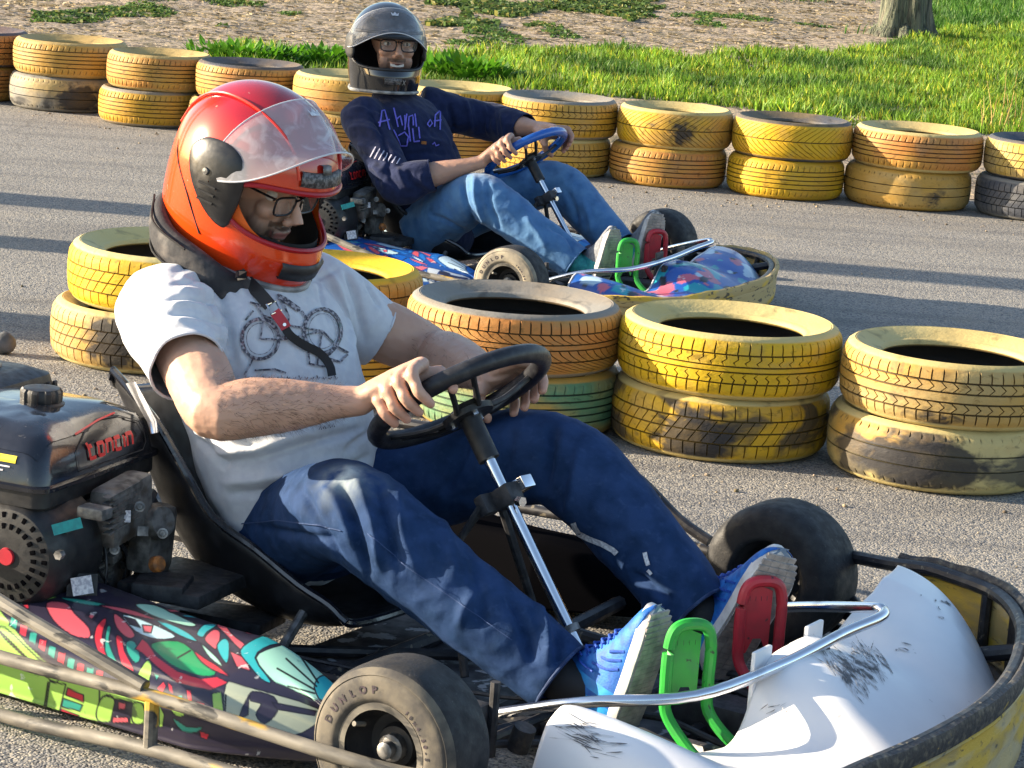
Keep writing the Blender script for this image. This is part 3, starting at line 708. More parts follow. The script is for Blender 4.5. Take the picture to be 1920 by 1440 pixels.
# grit and leaf bits swept against the barriers
m = M()
for i in range(420):
    if i % 3: k_ = rs.randint(0, len(fb)); x, y = fb[k_][0] + rs.randn() * .3, fb[k_][1] - .30 - abs(rs.randn()) * .22
    elif i % 2: k_ = rs.randint(0, len(nb)); x, y = nb[k_][1] + rs.randn() * .3, nb[k_][2] - .30 - abs(rs.randn()) * .25
    else: x, y = -2.5 + 6 * rs.rand(), 4.5 + 7 * rs.rand()
    r = .0015 + .0035 * rs.rand() ** 2; m.sph((x, y, r * .6), (r * (1 + rs.rand()), r * (1 + rs.rand()), r), 5, 4)
o = build(m, 'grit', m_dirt, angle=None); tag(o, 'scattered grit and crumbs of soil lying on the asphalt', 'grit', None, 'stuff')
# lump of a black tyre tread at the left edge of the road
p = FW.un(8, 668, 'z', 0); m = M(); m.sph((p[0] - .01, p[1] + .03, .028), (.035, .03, .032), 12, 8)
V, F = m.arrays(); V = V + .006 * np.array([noise.noise_vector(Vector(v * 40)) for v in V])
tag(mk('stone', V, F, mat('grey_stone', (.12, .11, .11), (.07, .07, .07), 30, bump=.6, bs=60, bd=.004), None), 'small dark stone on the road at the left edge', 'stone')
# ------------------------------------------------------------------ go-karts (kart frame: x forward, y to the driver's left, z up, front axle at x = 0)
def PT(cx, cy): return (cx / 3, 1020 + cy / 3)
GREENL, PINK, RED_, TEALG, GRN_, LBL, MINT, BLUT, DARKP, GREY_ = (.30, .52, .10), (.58, .10, .13), (.50, .03, .05), (.03, .28, .22), (.01, .26, .09), (.42, .62, .68), (.35, .66, .52), (.03, .38, .42), (.028, .024, .045), (.36, .40, .30)
GRAF = [
 (GREENL, [(-60, 340), (0, 370), (150, 560), (290, 690), (400, 735), (560, 790), (560, 1000), (250, 960), (0, 915), (-400, 860), (-400, 200)]),
 (GREENL, [(560, 800), (900, 880), (900, 1020), (560, 1000)]),
 (GREENL, [(30, 470), (210, 640), (330, 740), (290, 770), (120, 620), (0, 500)]),
 (GREENL, [(280, 775), (370, 790), (330, 960), (255, 950)]),
 (PINK, [(260, 330), (370, 330), (420, 390), (500, 470), (500, 530), (400, 510), (300, 430)]),
 (DARKP, [(480, 405), (515, 370), (550, 405), (515, 440)]), (PINK, [(495, 405), (515, 385), (535, 405), (515, 425)]),
 (RED_, [(540, 470), (580, 420), (600, 430), (575, 520), (600, 630), (560, 620), (530, 540)]),
 (TEALG, [(600, 470), (625, 470), (615, 560), (670, 690), (640, 680), (590, 600)]),
 (RED_, [(650, 520), (690, 530), (700, 600), (752, 700), (740, 730), (680, 670)]),
 (TEALG, [(710, 550), (760, 550), (790, 640), (760, 670), (715, 610)]),
 (PINK, [(640, 390), (700, 430), (760, 510), (720, 530), (655, 470)]),
 (LBL, [(690, 395), (860, 450), (990, 520), (880, 535), (760, 490)]), (PINK, [(800, 455), (860, 460), (850, 500), (810, 495)]), (DARKP, [(700, 410), (760, 425), (790, 470), (730, 450)]),
 (GRN_, [(850, 560), (1000, 545), (1100, 610), (1215, 720), (1150, 745), (1000, 700), (900, 630)]),
 (RED_, [(760, 590), (800, 530), (835, 560), (880, 630), (1000, 715), (1130, 757), (1220, 745), (1290, 780), (1180, 825), (1000, 785), (880, 690), (800, 615)]),
 (GREENL, [(770, 740), (830, 650), (855, 700), (830, 790), (790, 780)]),
 (TEALG, [(330, 300), (420, 305), (540, 325), (630, 350), (520, 348), (400, 325)]), (PINK, [(560, 345), (640, 350), (760, 375), (880, 425), (760, 405), (640, 372)]), (BLUT, [(880, 432), (960, 450), (1060, 500), (1110, 550), (1000, 510)]), (RED_, [(1090, 600), (1150, 640), (1230, 690), (1290, 745), (1200, 710), (1130, 660)]),
 (TEALG, [(590, 640), (640, 690), (700, 740), (740, 790), (660, 745), (610, 690)]), (RED_, [(400, 545), (460, 600), (540, 660), (600, 715), (500, 660), (430, 600)]), (MINT, [(1130, 560), (1180, 600), (1230, 650), (1250, 690), (1180, 640)]), (GREENL, [(960, 880), (1000, 890), (1040, 960), (1000, 970), (965, 940)]), (PINK, [(1090, 890), (1150, 900), (1175, 960), (1120, 985), (1085, 940)]),
 (TEALG, [(860, 720), (900, 740), (880, 770)]), (RED_, [(880, 810), (920, 770), (935, 800), (910, 850)]), (RED_, [(940, 770), (970, 800), (980, 850), (950, 830)]),
 (TEALG, [(990, 850), (1030, 850), (1020, 890), (1000, 880)]), (RED_, [(1045, 815), (1075, 820), (1085, 910), (1060, 905)]),
 (RED_, [(380, 810), (470, 850), (470, 890), (370, 850)]), (TEALG, [(355, 870), (465, 905), (450, 940), (345, 915)]), (RED_, [(345, 925), (445, 965), (435, 990), (335, 960)]),
 (DARKP, [(560, 880), (620, 850), (660, 920), (640, 1010), (560, 1000)]), (GREENL, [(545, 930), (580, 860), (640, 870), (645, 940), (620, 1000), (550, 990)]),
 (DARKP, [(650, 870), (740, 890), (730, 1015), (620, 1010)]), (PINK, [(665, 890), (710, 895), (705, 930), (665, 930)]), (PINK, [(635, 975), (720, 975), (725, 1005), (630, 1005)]),
 (GREENL, [(745, 900), (800, 900), (815, 960), (800, 1010), (745, 1000)]), (GREENL, [(895, 900), (925, 960), (915, 1030), (895, 1030)]),
 (TEALG, [(970, 980), (1010, 1000), (1060, 1030), (1140, 1030), (1100, 1062), (1020, 1050)]), (RED_, [(1120, 1050), (1180, 1070), (1165, 1100), (1130, 1090)]),
 (GREENL, [(1190, 840), (1245, 830), (1265, 980), (1200, 965)]), (GREY_, [(1270, 790), (1380, 800), (1800, 930), (1740, 1040), (1590, 1080), (1290, 1020)]),
 (DARKP, [(1420, 830), (1540, 860), (1560, 940), (1490, 1010), (1440, 960), (1470, 900), (1410, 880)]), (DARKP, [(1530, 890), (1780, 940), (1770, 965), (1560, 930)]), (DARKP, [(1360, 930), (1400, 850), (1395, 960), (1340, 990)]),
 (MINT, [(-400, 20), (0, 150), (60, 180), (20, 240), (0, 300), (-400, 160)]), (PINK, [(70, 180), (130, 185), (110, 213)]), (TEALG, [(35, 215), (100, 220), (92, 252), (28, 245)]), (PINK, [(25, 262), (92, 260), (85, 305), (45, 300)]), (TEALG, [(65, 308), (165, 315), (120, 342)]), (RED_, [(120, 345), (160, 335), (165, 370)]),
 (GREENL, [(190, 265), (330, 300), (260, 318), (200, 300)]),
 (MINT, [(760, 340), (870, 342), (1000, 400), (1100, 450), (1080, 465), (1000, 450), (850, 400)]),
 (PINK, [(930, 365), (1080, 370), (1100, 385), (960, 385)]), (BLUT, [(1010, 395), (1100, 400), (1120, 420), (1040, 412)]),
 (PINK, [(1120, 380), (1230, 400), (1300, 500), (1385, 570), (1350, 592), (1240, 480), (1140, 410)]), (PINK, [(1320, 415), (1365, 430), (1420, 500), (1390, 505), (1340, 465)]),
 (BLUT, [(1105, 505), (1150, 450), (1220, 455), (1165, 495), (1140, 525)]), (PINK, [(1150, 530), (1200, 480), (1240, 500), (1220, 590), (1180, 570)]), (BLUT, [(1220, 570), (1260, 530), (1290, 560), (1280, 670), (1240, 630)]), (PINK, [(1290, 600), (1380, 640), (1410, 715), (1330, 690)]),
 (BLUT, [(1420, 470), (1500, 500), (1460, 520)]),
 (BLUT, [(1350, 600), (1440, 530), (1560, 500), (1650, 550), (1520, 570), (1435, 640), (1525, 775), (1470, 760), (1400, 680)]),
 (MINT, [(1440, 640), (1540, 580), (1680, 560), (1760, 620), (1880, 740), (1780, 760), (1820, 890), (1600, 800), (1530, 765)]),
 (RED_, [(1775, 630), (1840, 670), (1910, 750), (1820, 725)]), (BLUT, [(1770, 790), (1800, 745), (1870, 735), (1930, 760), (1900, 830), (1810, 880), (1775, 830)]),
]
for i in range(10):   # the row of red and green squares
    t = i / 9; x = 80 + 480 * t; y = 440 + 300 * (1 - (1 - t) ** 1.35)
    GRAF.append(((RED_ if i % 2 else TEALG), [(x - 20, y - 34), (x + 26, y - 26), (x + 14, y + 42), (x - 28, y + 20)]))
RAYS = [((1790, 780), (1680, 615)), ((1780, 800), (1610, 645)), ((1770, 820), (1560, 700)), ((1770, 840), (1620, 800)), ((1000, 640), (1070, 600)), ((150, 640), (0, 490)), ((270, 780), (245, 950)), ((1270, 850), (1265, 960))]
def paint(px, base=DARKP, remap=None):
    c = np.tile(np.array(base, float), (len(px), 1)); q = np.stack([px[:, 0] * 3, (px[:, 1] - 1020) * 3], 1)
    for col, poly in GRAF:
        P = np.array(poly, float)
        if 5 <= len(P) <= 9 and np.ptp(P[:, 0]) < 600: P = catmull(np.hstack([P, P[:, :1] * 0]), 3, True)[:, :2]
        ins = inside(q, P)
        d = np.full(len(q), 99.)
        for i in range(len(P)):
            a, b = P[i], P[(i + 1) % len(P)]; ab = b - a; t = np.clip(((q - a) @ ab) / (ab @ ab), 0, 1); d = np.minimum(d, np.linalg.norm(q - a - t[:, None] * ab, axis=1))
        cc = np.array(remap(col) if remap else col)
        sd_ = np.where(ins, d, -d); k = np.clip(sd_ / 6 + .5, 0, 1)[:, None]; c = c * (1 - k) + k * cc; k = np.clip((6.2 - d) / 4, 0, 1)[:, None]; c = c * (1 - k) + k * np.array(base) * .5
    for a, b in RAYS:
        a, b = np.array(a, float), np.array(b, float); ab = b - a; t = np.clip(((q - a) @ ab) / (ab @ ab), 0, 1); d = np.linalg.norm(q - a - t[:, None] * ab, axis=1)
        k = np.clip((7.5 - d) / 4, 0, 1)[:, None]; c = c * (1 - k) + k * .01
    return c
m_pod = mat('printed_side_pod', DARKP, attr='col', rough=.32, layers=(((.62, .64, .64), 34, .66, .70, .65), ((.05, .05, .06), 16, .62, .66, .7)), coat=.25, bump=.08, bs=30, bd=.004)
m_nose2 = mat('blue_printed_nose', (.015, .09, .38), attr='col', rough=.3, coat=.25, layers=(((.6, .62, .64), 30, .66, .70, .7),))

def pod_surface(side, nx=300, sub=6):
    """side pod: a long lobe, sharp at the front, with a ridge along its upper edge"""
    X = np.linspace(-1.12, -.165, nx); out = []
    for x in X:
        t = (x + 1.12) / .955
        ft = np.clip((x + .42) / .25, 0, 1)             # front taper
        zt = .165 + .012 * math.sin(t * 7) - .075 * ft ** 1.6 + (.02 if x < -.85 else 0) * np.clip((-.85 - x) / .2, 0, 1)
        zr = zt - .035 + .012 * ft; yo = .618 - .06 * ft ** 1.5; yi = .40 + .07 * ft; zb = .012 + .018 * ft
        prof = [(yi, zb + .01), (yi, (zb + zt) / 2), (yi + .012, zt - .012), (yi + .04, zt), (yi + .09, zt - .002), (yo - .05, zr + .014), (yo - .018, zr), (yo - .012, zr - .008), (yo + .002, zr - .02), (yo + .010, (zr + zb) / 2 + .005), (yo + .004, zb + .015), (yo - .012, zb), (yi + .06, zb - .006)]
        row = catmull([(0, a, b) for a, b in prof], 8); L_ = np.concatenate([[0], np.cumsum(np.linalg.norm(np.diff(row, axis=0), axis=1))])
        u_ = np.linspace(0, L_[-1], sub * 13); row = np.stack([np.full(len(u_), x), np.interp(u_, L_, row[:, 1]), np.interp(u_, L_, row[:, 2])], 1)
        out.append(row)
    G = np.array(out); 
    # close the nose of the pod to an edge
    for k in range(9):
        f = 1 - (k / 9.) ** 2; c = G[-1 - (8 - k)].mean(0) if False else None
    G[:, :, 1] *= side
    return G
def letters_arc(txt, r, cy, size, a0, a1, outy, sgn):
    m = M()
    for i, ch in enumerate(txt):
        if ch == ' ': continue
        V, F = text2d(ch, size, .0006); a = a0 + (a1 - a0) * i / (len(txt) - 1)
        # upright letters round the hub on the wheel's outer face (x-z plane)
        for_ = np.array([(r + v[1]) for v in V]); ang = a - V[:, 0] / r * sgn
        W = np.stack([for_ * np.cos(ang), np.full(len(V), outy), for_ * np.sin(ang) + cy], 1)
        m.add(W, F)
    return m
def kart_wheel(par, x, ysgn, yo, yi, R, dusty, steer=0.0, back=False, rim_r=.070, dm=None):
    dm = dm or m_dust_sun
    """wheel whose outer face is at |y| = yo, inner face at |y| = yi"""
    w = bpy.data.objects.new('wheel', None); C.objects.link(w); w.parent = par; w.empty_display_size = .05
    yc = (yo + yi) / 2 * ysgn; w.location = (x, yc, R); w.rotation_euler = (0, 0, steer)
    h = (yo - yi) / 2; h2 = h
    prof = [(rim_r, -h * .80), (rim_r + .006, -h * .98), (R * .70, -h * 1.0), (R * .84, -h * .97), (R * .935, -h * .85), (R * .985, -h * .66), (R, -h * .35), (R, 0), (R, h * .35), (R * .985, h * .66), (R * .935, h * .85), (R * .90, h * .93), (R * .89, h * .91), (R * .84, h * .97), (R * .70, h * 1.0), (rim_r + .012, h * .99), (rim_r + .006, h * .92), (rim_r, h * .80)]
    m = M(); P = catmull([(a, b, 0) for a, b in prof], 3)[:, :2]
    m.lathe(P, (0, 0, 0), (0, ysgn, 0), 56); V, F = m.arrays()
    mi = []
    for f in F:
        c = V[list(f)].mean(0); r_ = math.hypot(c[0], c[2]); o_ = c[1] * ysgn > h * .5
        mi.append(1 if (dusty and o_ and r_ < R * .962) else 0)
    t = mk('tyre', V, F, [m_rubber, dm], w, True, 50, mi)
    m = M()   # rim: dished disc with bead lip
    m.lathe([(rim_r - .004, h * .86), (rim_r + .004, h * .90), (rim_r + .003, h * .80), (rim_r - .005, h * .76), (rim_r - .010, h * .40), (rim_r - .022, h * .12), (.034, h * .06), (.030, h * .25), (.0, h * .28)], (0, 0, 0), (0, ysgn, 0), 40)
    m.lathe([(rim_r + .004, -h * .90), (rim_r - .006, -h * .76), (rim_r - .012, -h * .3), (.03, -h * .1), (0, -h * .1)], (0, 0, 0), (0, ysgn, 0), 40)
    r_ = build(m, 'rim', m_plastic, w)
    m = M(); m.lathe([(rim_r - .006, h * .905), (rim_r + .0045, h * .915), (rim_r + .005, h * .89), (rim_r - .005, h * .88)], (0, 0, 0), (0, ysgn, 0), 48); build(m, 'rim_lip', m_wornt if dusty else m_dark, w)
    m = M(); m.lathe([(.021, h * .2), (.021, h * .48), (.017, h * .52), (.013, h * .52), (.013, h * .74), (.010, h * .78), (.006, h * .80), (0, h * .80)], (0, 0, 0), (0, ysgn, 0), 6 if False else 14); build(m, 'hub_nut', m_metal, w)
    if not back:
        m = M(); m.tube([(-.045, ysgn * h * .55, .028), (-.047, ysgn * h * .95, .034)], .004, 8); build(m, 'valve', m_wornt, w)
    if dusty:
        m = letters_arc('DUNLOP', R * .735, 0, .016, math.radians(160), math.radians(98), ysgn * h * 1.012, 1)
        V, F = m.arrays(); mk('lettering', V, F, m_blackp, w, False)
        m = letters_arc('10x4.50-5', R * .66, 0, .009, math.radians(58), math.radians(8), ysgn * h * 1.012, 1)
        V, F = m.arrays(); mk('lettering', V, F, m_blackp, w, False)
    return w

def nose_cone(par, mm, front_kart):
    NU, NV = 150, 70
    G = np.zeros((NU, NV, 3))
    for i in range(NU):
        u = -1 + 2 * i / (NU - 1); y = u * .53; au = abs(u)
        # rear (upper) edge and front (lower) edge
        near = 1. if u < 0 else 0.
        lobe = math.exp(-((au - .82) / .15) ** 2)
        cen = 1 / (1 + math.exp((au - .24) / .03))
        dip = math.exp(-(max(0, abs(au - .46) - .10) / .10) ** 2)
        rx = .305 - (.17 * np.clip((au - .38) / .45, 0, 1) ** 1.2 if near else .03 * np.clip((au - .6) / .3, 0, 1)) + .01 * lobe
        lh = (.075 if near else .140) * (1 if front_kart else .8)
        rz = .10 + lh * lobe + (.086 if front_kart else .055) * cen - .012 * dip - .10 * np.clip((au - .90) / .10, 0, 1) ** 1.5
        if not near: rz = (.187 if front_kart else .155) + .053 * np.clip((au - .15) / .55, 0, 1) ** 1.5 * (1 if front_kart else .5) - .012 * math.exp(-((au - .33) / .10) ** 2) - .13 * np.clip((au - .88) / .12, 0, 1) ** 1.5
        fx = .638 - (.07 if near else .13) * au ** 2.6; fz = .075 if front_kart else .07
        for j in range(NV):
            v = j / (NV - 1)
            x = rx + (fx - rx) * v
            z = rz + (fz - rz) * (v ** 1.05) + (.026 * math.sin(PI * v ** .9) * (1 - .35 * au))
            # raised hump in the middle with a steep front face
            hump = np.exp(-((u * .5 - .0) / .105) ** 4) * (1 / (1 + math.exp((v - .46) / .07)))
            z += .020 * hump
            # hollow between hump and far lobe
            z -= .012 * math.exp(-((au - .50) / .15) ** 2) * math.exp(-((v - .2) / .25) ** 2) * near
            if not near: z += .014 * math.sin(PI * v) * np.clip((au - .2) / .4, 0, 1)
            y2 = y * (1 - (.03 if near else .24 * v) * v)
            if near: y2 = y * (1 + .10 * v)
            if v > .9: z -= (v - .9) * .35
            G[i, j] = (x, y2, z)
    m = M(); m.grid(G); V, F = m.arrays()
    o = mk('nose_cone', V, F, mm, par, True)
    s = o.modifiers.new('s', 'SOLIDIFY'); s.thickness = .006; s.offset = -1
    if not front_kart:
        n = fbm(V * 1.0, 9, 2); n2 = fbm(V + 4, 12, 2); n3 = fbm(V + 9, 22, 1)
        c = np.tile(np.array((.012, .085, .36)), (len(V), 1))
        c[n > .32] = (.02, .30, .38); c[(n2 > .33)] = (.50, .12, .18); c[(n3 > .42)] = (.015, .02, .03); c[n < -.36] = (.4, .55, .65)
        attrcol(o, 'col', c)
        e0 = G[:, 0]
        mtrim = M(); mtrim.tube(G[::3, 0], .004, 6); build(mtrim, 'nose_edge', m_whitep, par)
    # side boxes of the steering fairing (vertical wall under the hump's rear edge)
    for sy in (-.095, .095):
        m = M(); m.box((.303, sy, .165), (.008, .06, .11), bev=.003); build(m, 'fairing_flap', mm if front_kart else m_plastic, par)
    return o, G

def make_kart(name, label, frame, fk):
    K = thing(name, label, 'go-kart', frame, None)
    # ---- chassis
    m = M()
    for s in (-1, 1):
        m.tube([(-1.15, .26 * s, .05), (-.5, .27 * s, .045), (-.1, .24 * s, .045), (.20, .17 * s, .05)], .015, 10, 4)
        m.tube([(-.02, .24 * s, .05), (-.02, .40 * s, .07)], .016, 8)
        m.tube([(-.62, .26 * s, .05), (-.62, .42 * s, .06)], .014, 8)
        m.tube([(-.25, .26 * s, .05), (-.25, .45 * s, .06)], .014, 8)
    for x in (-.95, -.4, -.1, .19): m.tube([(x, -.27, .048), (x, .27, .048)], .014, 8)
    m.tube([(-.55, -.2, .05), (-.3, 0, .05), (-.12, .12, .05)], .01, 8)
    m.tube([(.0, -.4, .075), (.0, -.2, .07), (.03, .0, .07), (.0, .2, .07), (.0, .4, .075)], .008, 8)
    build(m, 'chassis', m_tube, K)
    m = M(); m.box((-.15, 0, .034), (.80, .50, .004)); build(m, 'floor_tray', m_floor, K)
    m = M(); m.tube([(-1.14, -.50, .13), (-1.14, .50, .13)], .018, 14); build(m, 'rear_axle', m_metal, K)
    for s in (-1, 1):
        m = M(); m.box((-.01, .45 * s, .10), (.05, .05, .09), bev=.008); m.tube([(0, .44 * s, .13), (0, .60 * s, .13)], .012, 10)
        m.tube([(.02, .43 * s, .06), (.02, .43 * s, .18)], .008, 8); m.tube([(.02, .43 * s, .08), (.07, .36 * s, .075), (.05, .1 * s, .075)], .007, 8)
        m.lathe([(0, -.02), (.018, -.02), (.018, .02), (0, .02)], (.055, .40 * s, .09), (.3, 0, 1), 12)
        build(m, 'stub_axle', m_dark, K)
    # ---- wheels
    kart_wheel(K, -.008, -1, .700, .580, .129, True, dm=m_dust_shade if fk else m_dust_sun)
    kart_wheel(K, .0, 1, .675, .535, .137, not fk, 0)
    kart_wheel(K, -1.14, -1, .70, .52, .135, True, 0, True)
    kart_wheel(K, -1.14, 1, .70, .52, .135, False, 0, True)
    # ---- side pods
    for s in (-1, 1):
        G = pod_surface(s, *((620, 20) if fk and s < 0 else (300, 8))); m = M(); m.grid(G); V, F = m.arrays()
        o = mk('side_pod', V, F, m_matte if fk and s > 0 else m_pod, K, True)  # near kart's far pod blacked out: its shade is put into the colour
        Vp = V.copy(); Vp[:, 1] = -np.abs(Vp[:, 1])
        px = FK.px(Vp)
        if fk: c = paint(px)
        else:
            rm = {GREENL: (.45, .6, .7), MINT: (.5, .65, .75), GRN_: (.01, .10, .42), TEALG: (.03, .3, .42), BLUT: (.02, .15, .5), GREY_: (.5, .55, .6), RED_: (.55, .12, .15)}
            c = paint(px, (.012, .08, .33) if s < 0 else DARKP, lambda q: rm.get(q, q))
        if fk and s > 0: c[V[:, 0] < -.27] = (.014, .014, .017)
        attrcol(o, 'col', c)
        sd_ = o.modifiers.new('s', 'SOLIDIFY'); sd_.thickness = .004; sd_.offset = -1
        m = M(); m.lathe([(0, 0), (.008, 0), (.008, .004), (.004, .006), (0, .006)], (-.495, .605 * s, .043), (0, s, .2), 12); build(m, 'bolt', m_chrome, o)
    # ---- side rails
    for s in (-1, 1):
        mt = m_wornt if s < 0 else m_tube
        yr = .715 * s
        m = M(); m.tube([(-1.22, .60 * s, .13), (-1.12, .69 * s, .12), (-.72, yr, .117), (-.40, yr, .124), (-.02, .700 * s, .108), (.12, .65 * s, .105), (.20, .56 * s, .10)], .0112, 12, 5); build(m, 'side_rail', mt, K)
        m = M(); m.tube([(-1.22, .60 * s, .035), (-1.12, .69 * s, .03), (-.72, yr, .022), (-.40, yr, .040), (-.02, .700 * s, .035), (.12, .65 * s, .04), (.20, .56 * s, .05)], .0112, 12, 5); build(m, 'side_rail', mt, K)
        if s < 0:
            m = M(); m.tube([(-1.05, .66 * s, .27), (-.72, yr, .206), (-.55, yr, .165), (-.43, yr, .136)], .0115, 10, 4); build(m, 'brace_rail', mt, K)
        else:
            m = M(); m.tube([(-1.02, .66 * s, .25), (-.55, .70, .262), (-.39, .70, .243), (-.27, .70, .17), (-.20, .70, .14)], .011, 10, 4); build(m, 'brace_rail', mt, K)
        for x in (-.415, -.9):
            m = M(); m.tube([(x, yr, .042), (x, yr, .118)], .011, 10); build(m, 'rail_post', mt, K)
    # ---- front bumper: two hoops joined by posts, with a painted belt round the outside
    hoop = [(.10, .66), (.22, .605), (.34, .57), (.46, .51), (.56, .36), (.635, .14), (.672, -.07), (.672, -.28), (.650, -.48), (.63, -.62), (.57, -.74), (.46, -.81), (.30, -.84)]
    hp = catmull([(a, b, 0) for a, b in hoop], 8)
    ZT = .212 if fk else .155
    for z, q in ((ZT, 'bumper_tube'), (.075, 'bumper_tube')):
        m = M(); m.tube([(a - .012 * 0, b, z - (.03 * np.clip((.3 - a) / .2, 0, 1) if z > .1 else 0)) for a, b, _ in hp], .0125, 10); build(m, q, m_tube, K)
    for k in (10, 22, 34, 46, 60, 74):
        a, b, _ = hp[k]; m = M(); m.tube([(a, b, .08), (a, b, ZT)], .010, 8); build(m, 'bumper_post', m_tube, K)
    for y in (-.2, .2): 
        m = M(); m.tube([(.19, y * .8, .055), (.40, y, .07), (.62, y * 1.0, .08)], .013, 8, 3); build(m, 'bumper_mount', m_tube, K)
    m = M(); m.tube([(.40, .38, .10), (.47, .41, .13), (.54, .42, .15)], .014, 10); build(m, 'bumper_mount', m_tube, K)
    T = np.gradient(hp[:, :2], axis=0); T /= np.linalg.norm(T, axis=1)[:, None]; Nn = np.stack([-T[:, 1], T[:, 0]], 1)
    if ((hp[40, :2] - np.array([.2, 0])) @ Nn[40]) < 0: Nn = -Nn
    rows = []
    sel = range(8, len(hp) - 1)
    for k in sel:
        e = np.clip((k - 8) / 6, 0, 1) * 0 + 1; ro = []
        wob = .003 * math.sin(k * .5) + .001 * math.sin(k * 1.3)
        for (off, z) in ((.010, .196), (.017, .196), (.022, .190), (.017, .180), (.022, .17), (.017, .152), (.022, .135), (.017, .115), (.022, .095), (.020, .062), (.012, .056), (.010, .10), (.009, .16), (.010, .19)):
            q = hp[k, :2] + Nn[k] * (off + wob * .4); ro.append((q[0], q[1], .056 + (z - .056) * (ZT + .02 - .056) / .176 + wob * .6 - .03 * np.clip((.3 - hp[k, 0]) / .2, 0, 1)))
        rows.append(ro)
    m = M(); m.grid(np.array(rows), cv=True); build(m, 'bumper_belt', m_belt if fk else m_belt2, K, angle=60)
    zt_ = ZT + .018; rows2 = []
    for k in sel:
        wob = .002 * math.sin(k * .4) + .0012 * math.sin(k * 1.1); sh_ = -.03 * np.clip((.3 - hp[k, 0]) / .2, 0, 1)
        rows2.append([(*(hp[k, :2] + Nn[k] * o_), z_ + sh_ + wob * w_) for o_, z_, w_ in ((.010, zt_ - .006, .3), (.016, zt_ + .002, 1), (.024, zt_, 1), (.027, zt_ - .012, .5), (.0225, zt_ - .034, .2), (.012, zt_ - .036, .2))])
    m = M(); m.grid(np.array(rows2), cv=True); build(m, 'belt_edge', m_edge if fk else m_belt2, K, angle=60)
    bk_ = [[(*(hp[k, :2] + Nn[k] * .007), z_) for z_ in (.065, ZT)] for k in range(26, len(hp) - 1)]
    m = M(); m.grid(np.array(bk_)); build(m, 'bumper_backing', m_tube, K)
    # ---- nose
    nose, NG = nose_cone(K, m_white if fk else m_nose2, fk)
    if fk:
        V, F = nose_arrays = (NG.reshape(-1, 3), [tuple(p.vertices) for p in nose.data.polygons])
        bv = bvh_of(V, F)
        def scuff(cx, cy, n, L, sw, ang, nm='scuff_mark', w0=2.0):
            mm_ = M(); rr = random.Random(cx)
            for i in range(n):
                x0 = cx + rr.gauss(0, sw); y0 = cy + rr.gauss(0, sw * .7); a = ang + rr.gauss(0, .22); l = L * (.4 + rr.random())
                pts = [(x0 + math.cos(a) * l * t + 3 * math.sin(t * 3 + i), y0 + math.sin(a) * l * t) for t in (-.5, -.25, 0, .25, .5)]
                w = w0 * (.4 + rr.random()); V2, F2 = ribbon(pts, [w * .3, w, w, w, w * .3])
                W = [hit_px(FK, bv, p[0], p[1], .0012) for p in V2]
                if all(q is not None for q in W): mm_.add([tuple(q) for q in W], F2)
            V_, F_ = mm_.arrays(); o_ = mk(nm, V_, F_, m_scuff, nose, False); o_['kind'] = 'stuff'; return o_
        scuff(1598, 1262, 46, 50, 22, math.radians(52), w0=2.6)
        scuff(1632, 1240, 30, 55, 12, math.radians(60), w0=2.0)
        scuff(1085, 1374, 26, 55, 26, math.radians(25), w0=2.2)
        scuff(1120, 1408, 10, 50, 24, math.radians(8), w0=1.8)
        scuff(1455, 1325, 7, 14, 12, math.radians(-35), w0=1.6)
        scuff(1745, 1130, 7, 8, 26, math.radians(35), w0=2.0)
        scuff(1700, 1215, 6, 14, 8, math.radians(10), w0=3)
    # ---- chrome guard bar over the pedals
    m = M(); m.tube([(-.03, -.345, .095), (.12, -.335, .147), (.27, -.25, .172), (.335, -.08, .198), (.372, .06, .226), (.402, .125, .243), (.392, .165, .244), (.36, .18, .240), (.16, .30, .172), (.05, .36, .12)], .0095, 12, 6); build(m, 'guard_bar', m_chrome, K)
    m = M(); m.tube([(.30, -.14, .178), (.36, .03, .205)], .005, 8); 
    build(m, 'guard_clip', m_dark, K)
    # ---- pedals
    for nm, mm, x0, y0, x1, y1, zt in (('pedal', m_green, .195, -.205, .240, -.148, .258), ('pedal', m_red, .160, .115, .208, .170, .255)):
        m = M()
        A = lambda t, z, dx=0: (x0 + (x1 - x0) * t + dx, y0 + (y1 - y0) * t, z)
        m.tube([A(-.25, .05, .10), A(-.1, .075, .05), A(.0, .115, .005), A(0, .16), A(0, zt - .045), A(.08, zt - .012), A(.3, zt), A(.7, zt), A(.92, zt - .012), A(1, zt - .045), A(1, .16), A(1, .115, .005), A(1.0, .075, .05), A(1.15, .05, .10)], .0098, 10, 5)
        m.grid(np.array([[A(t, z, -.004 + dx) for z in ((.155 if .25 < t < .75 else .130), .18, .215, zt - .008 - abs(t - .5) * .03)] for dx in (0,) for t in (.06, .25, .4, .5, .6, .75, .80)]))
        o = build(m, nm, mm, K); o['label'] = 'green accelerator pedal' if mm is m_green else 'red brake pedal'
        m = M()
        for k in range(4): 
            q = A(.3 + .14 * k, zt - .03, -.008); m.box(q, (.004, .006, .008))
        build(m, 'stamp', m_blackp, o)
    m = M()
    for y in (-.2, -.12, .1, .18): m.tube([(.30, y, .05), (.16, y, .075), (.05, y, .065)], .006, 8)
    m.tube([(.06, -.25, .06), (.06, .25, .06)], .009, 8); m.tube([(.31, -.25, .06), (.31, .25, .06)], .010, 8)
    m.box((.33, -.10, .11), (.018, .018, .13), bev=.003); m.box((.33, .16, .10), (.018, .018, .12), bev=.003); m.box((.20, -.02, .07), (.16, .08, .05), bev=.01)
    m.tube([(.15, -.17, .12), (-.1, -.2, .07), (-.5, -.24, .06)], .0035, 6, 4)
    build(m, 'pedal_frame', m_dark, K)
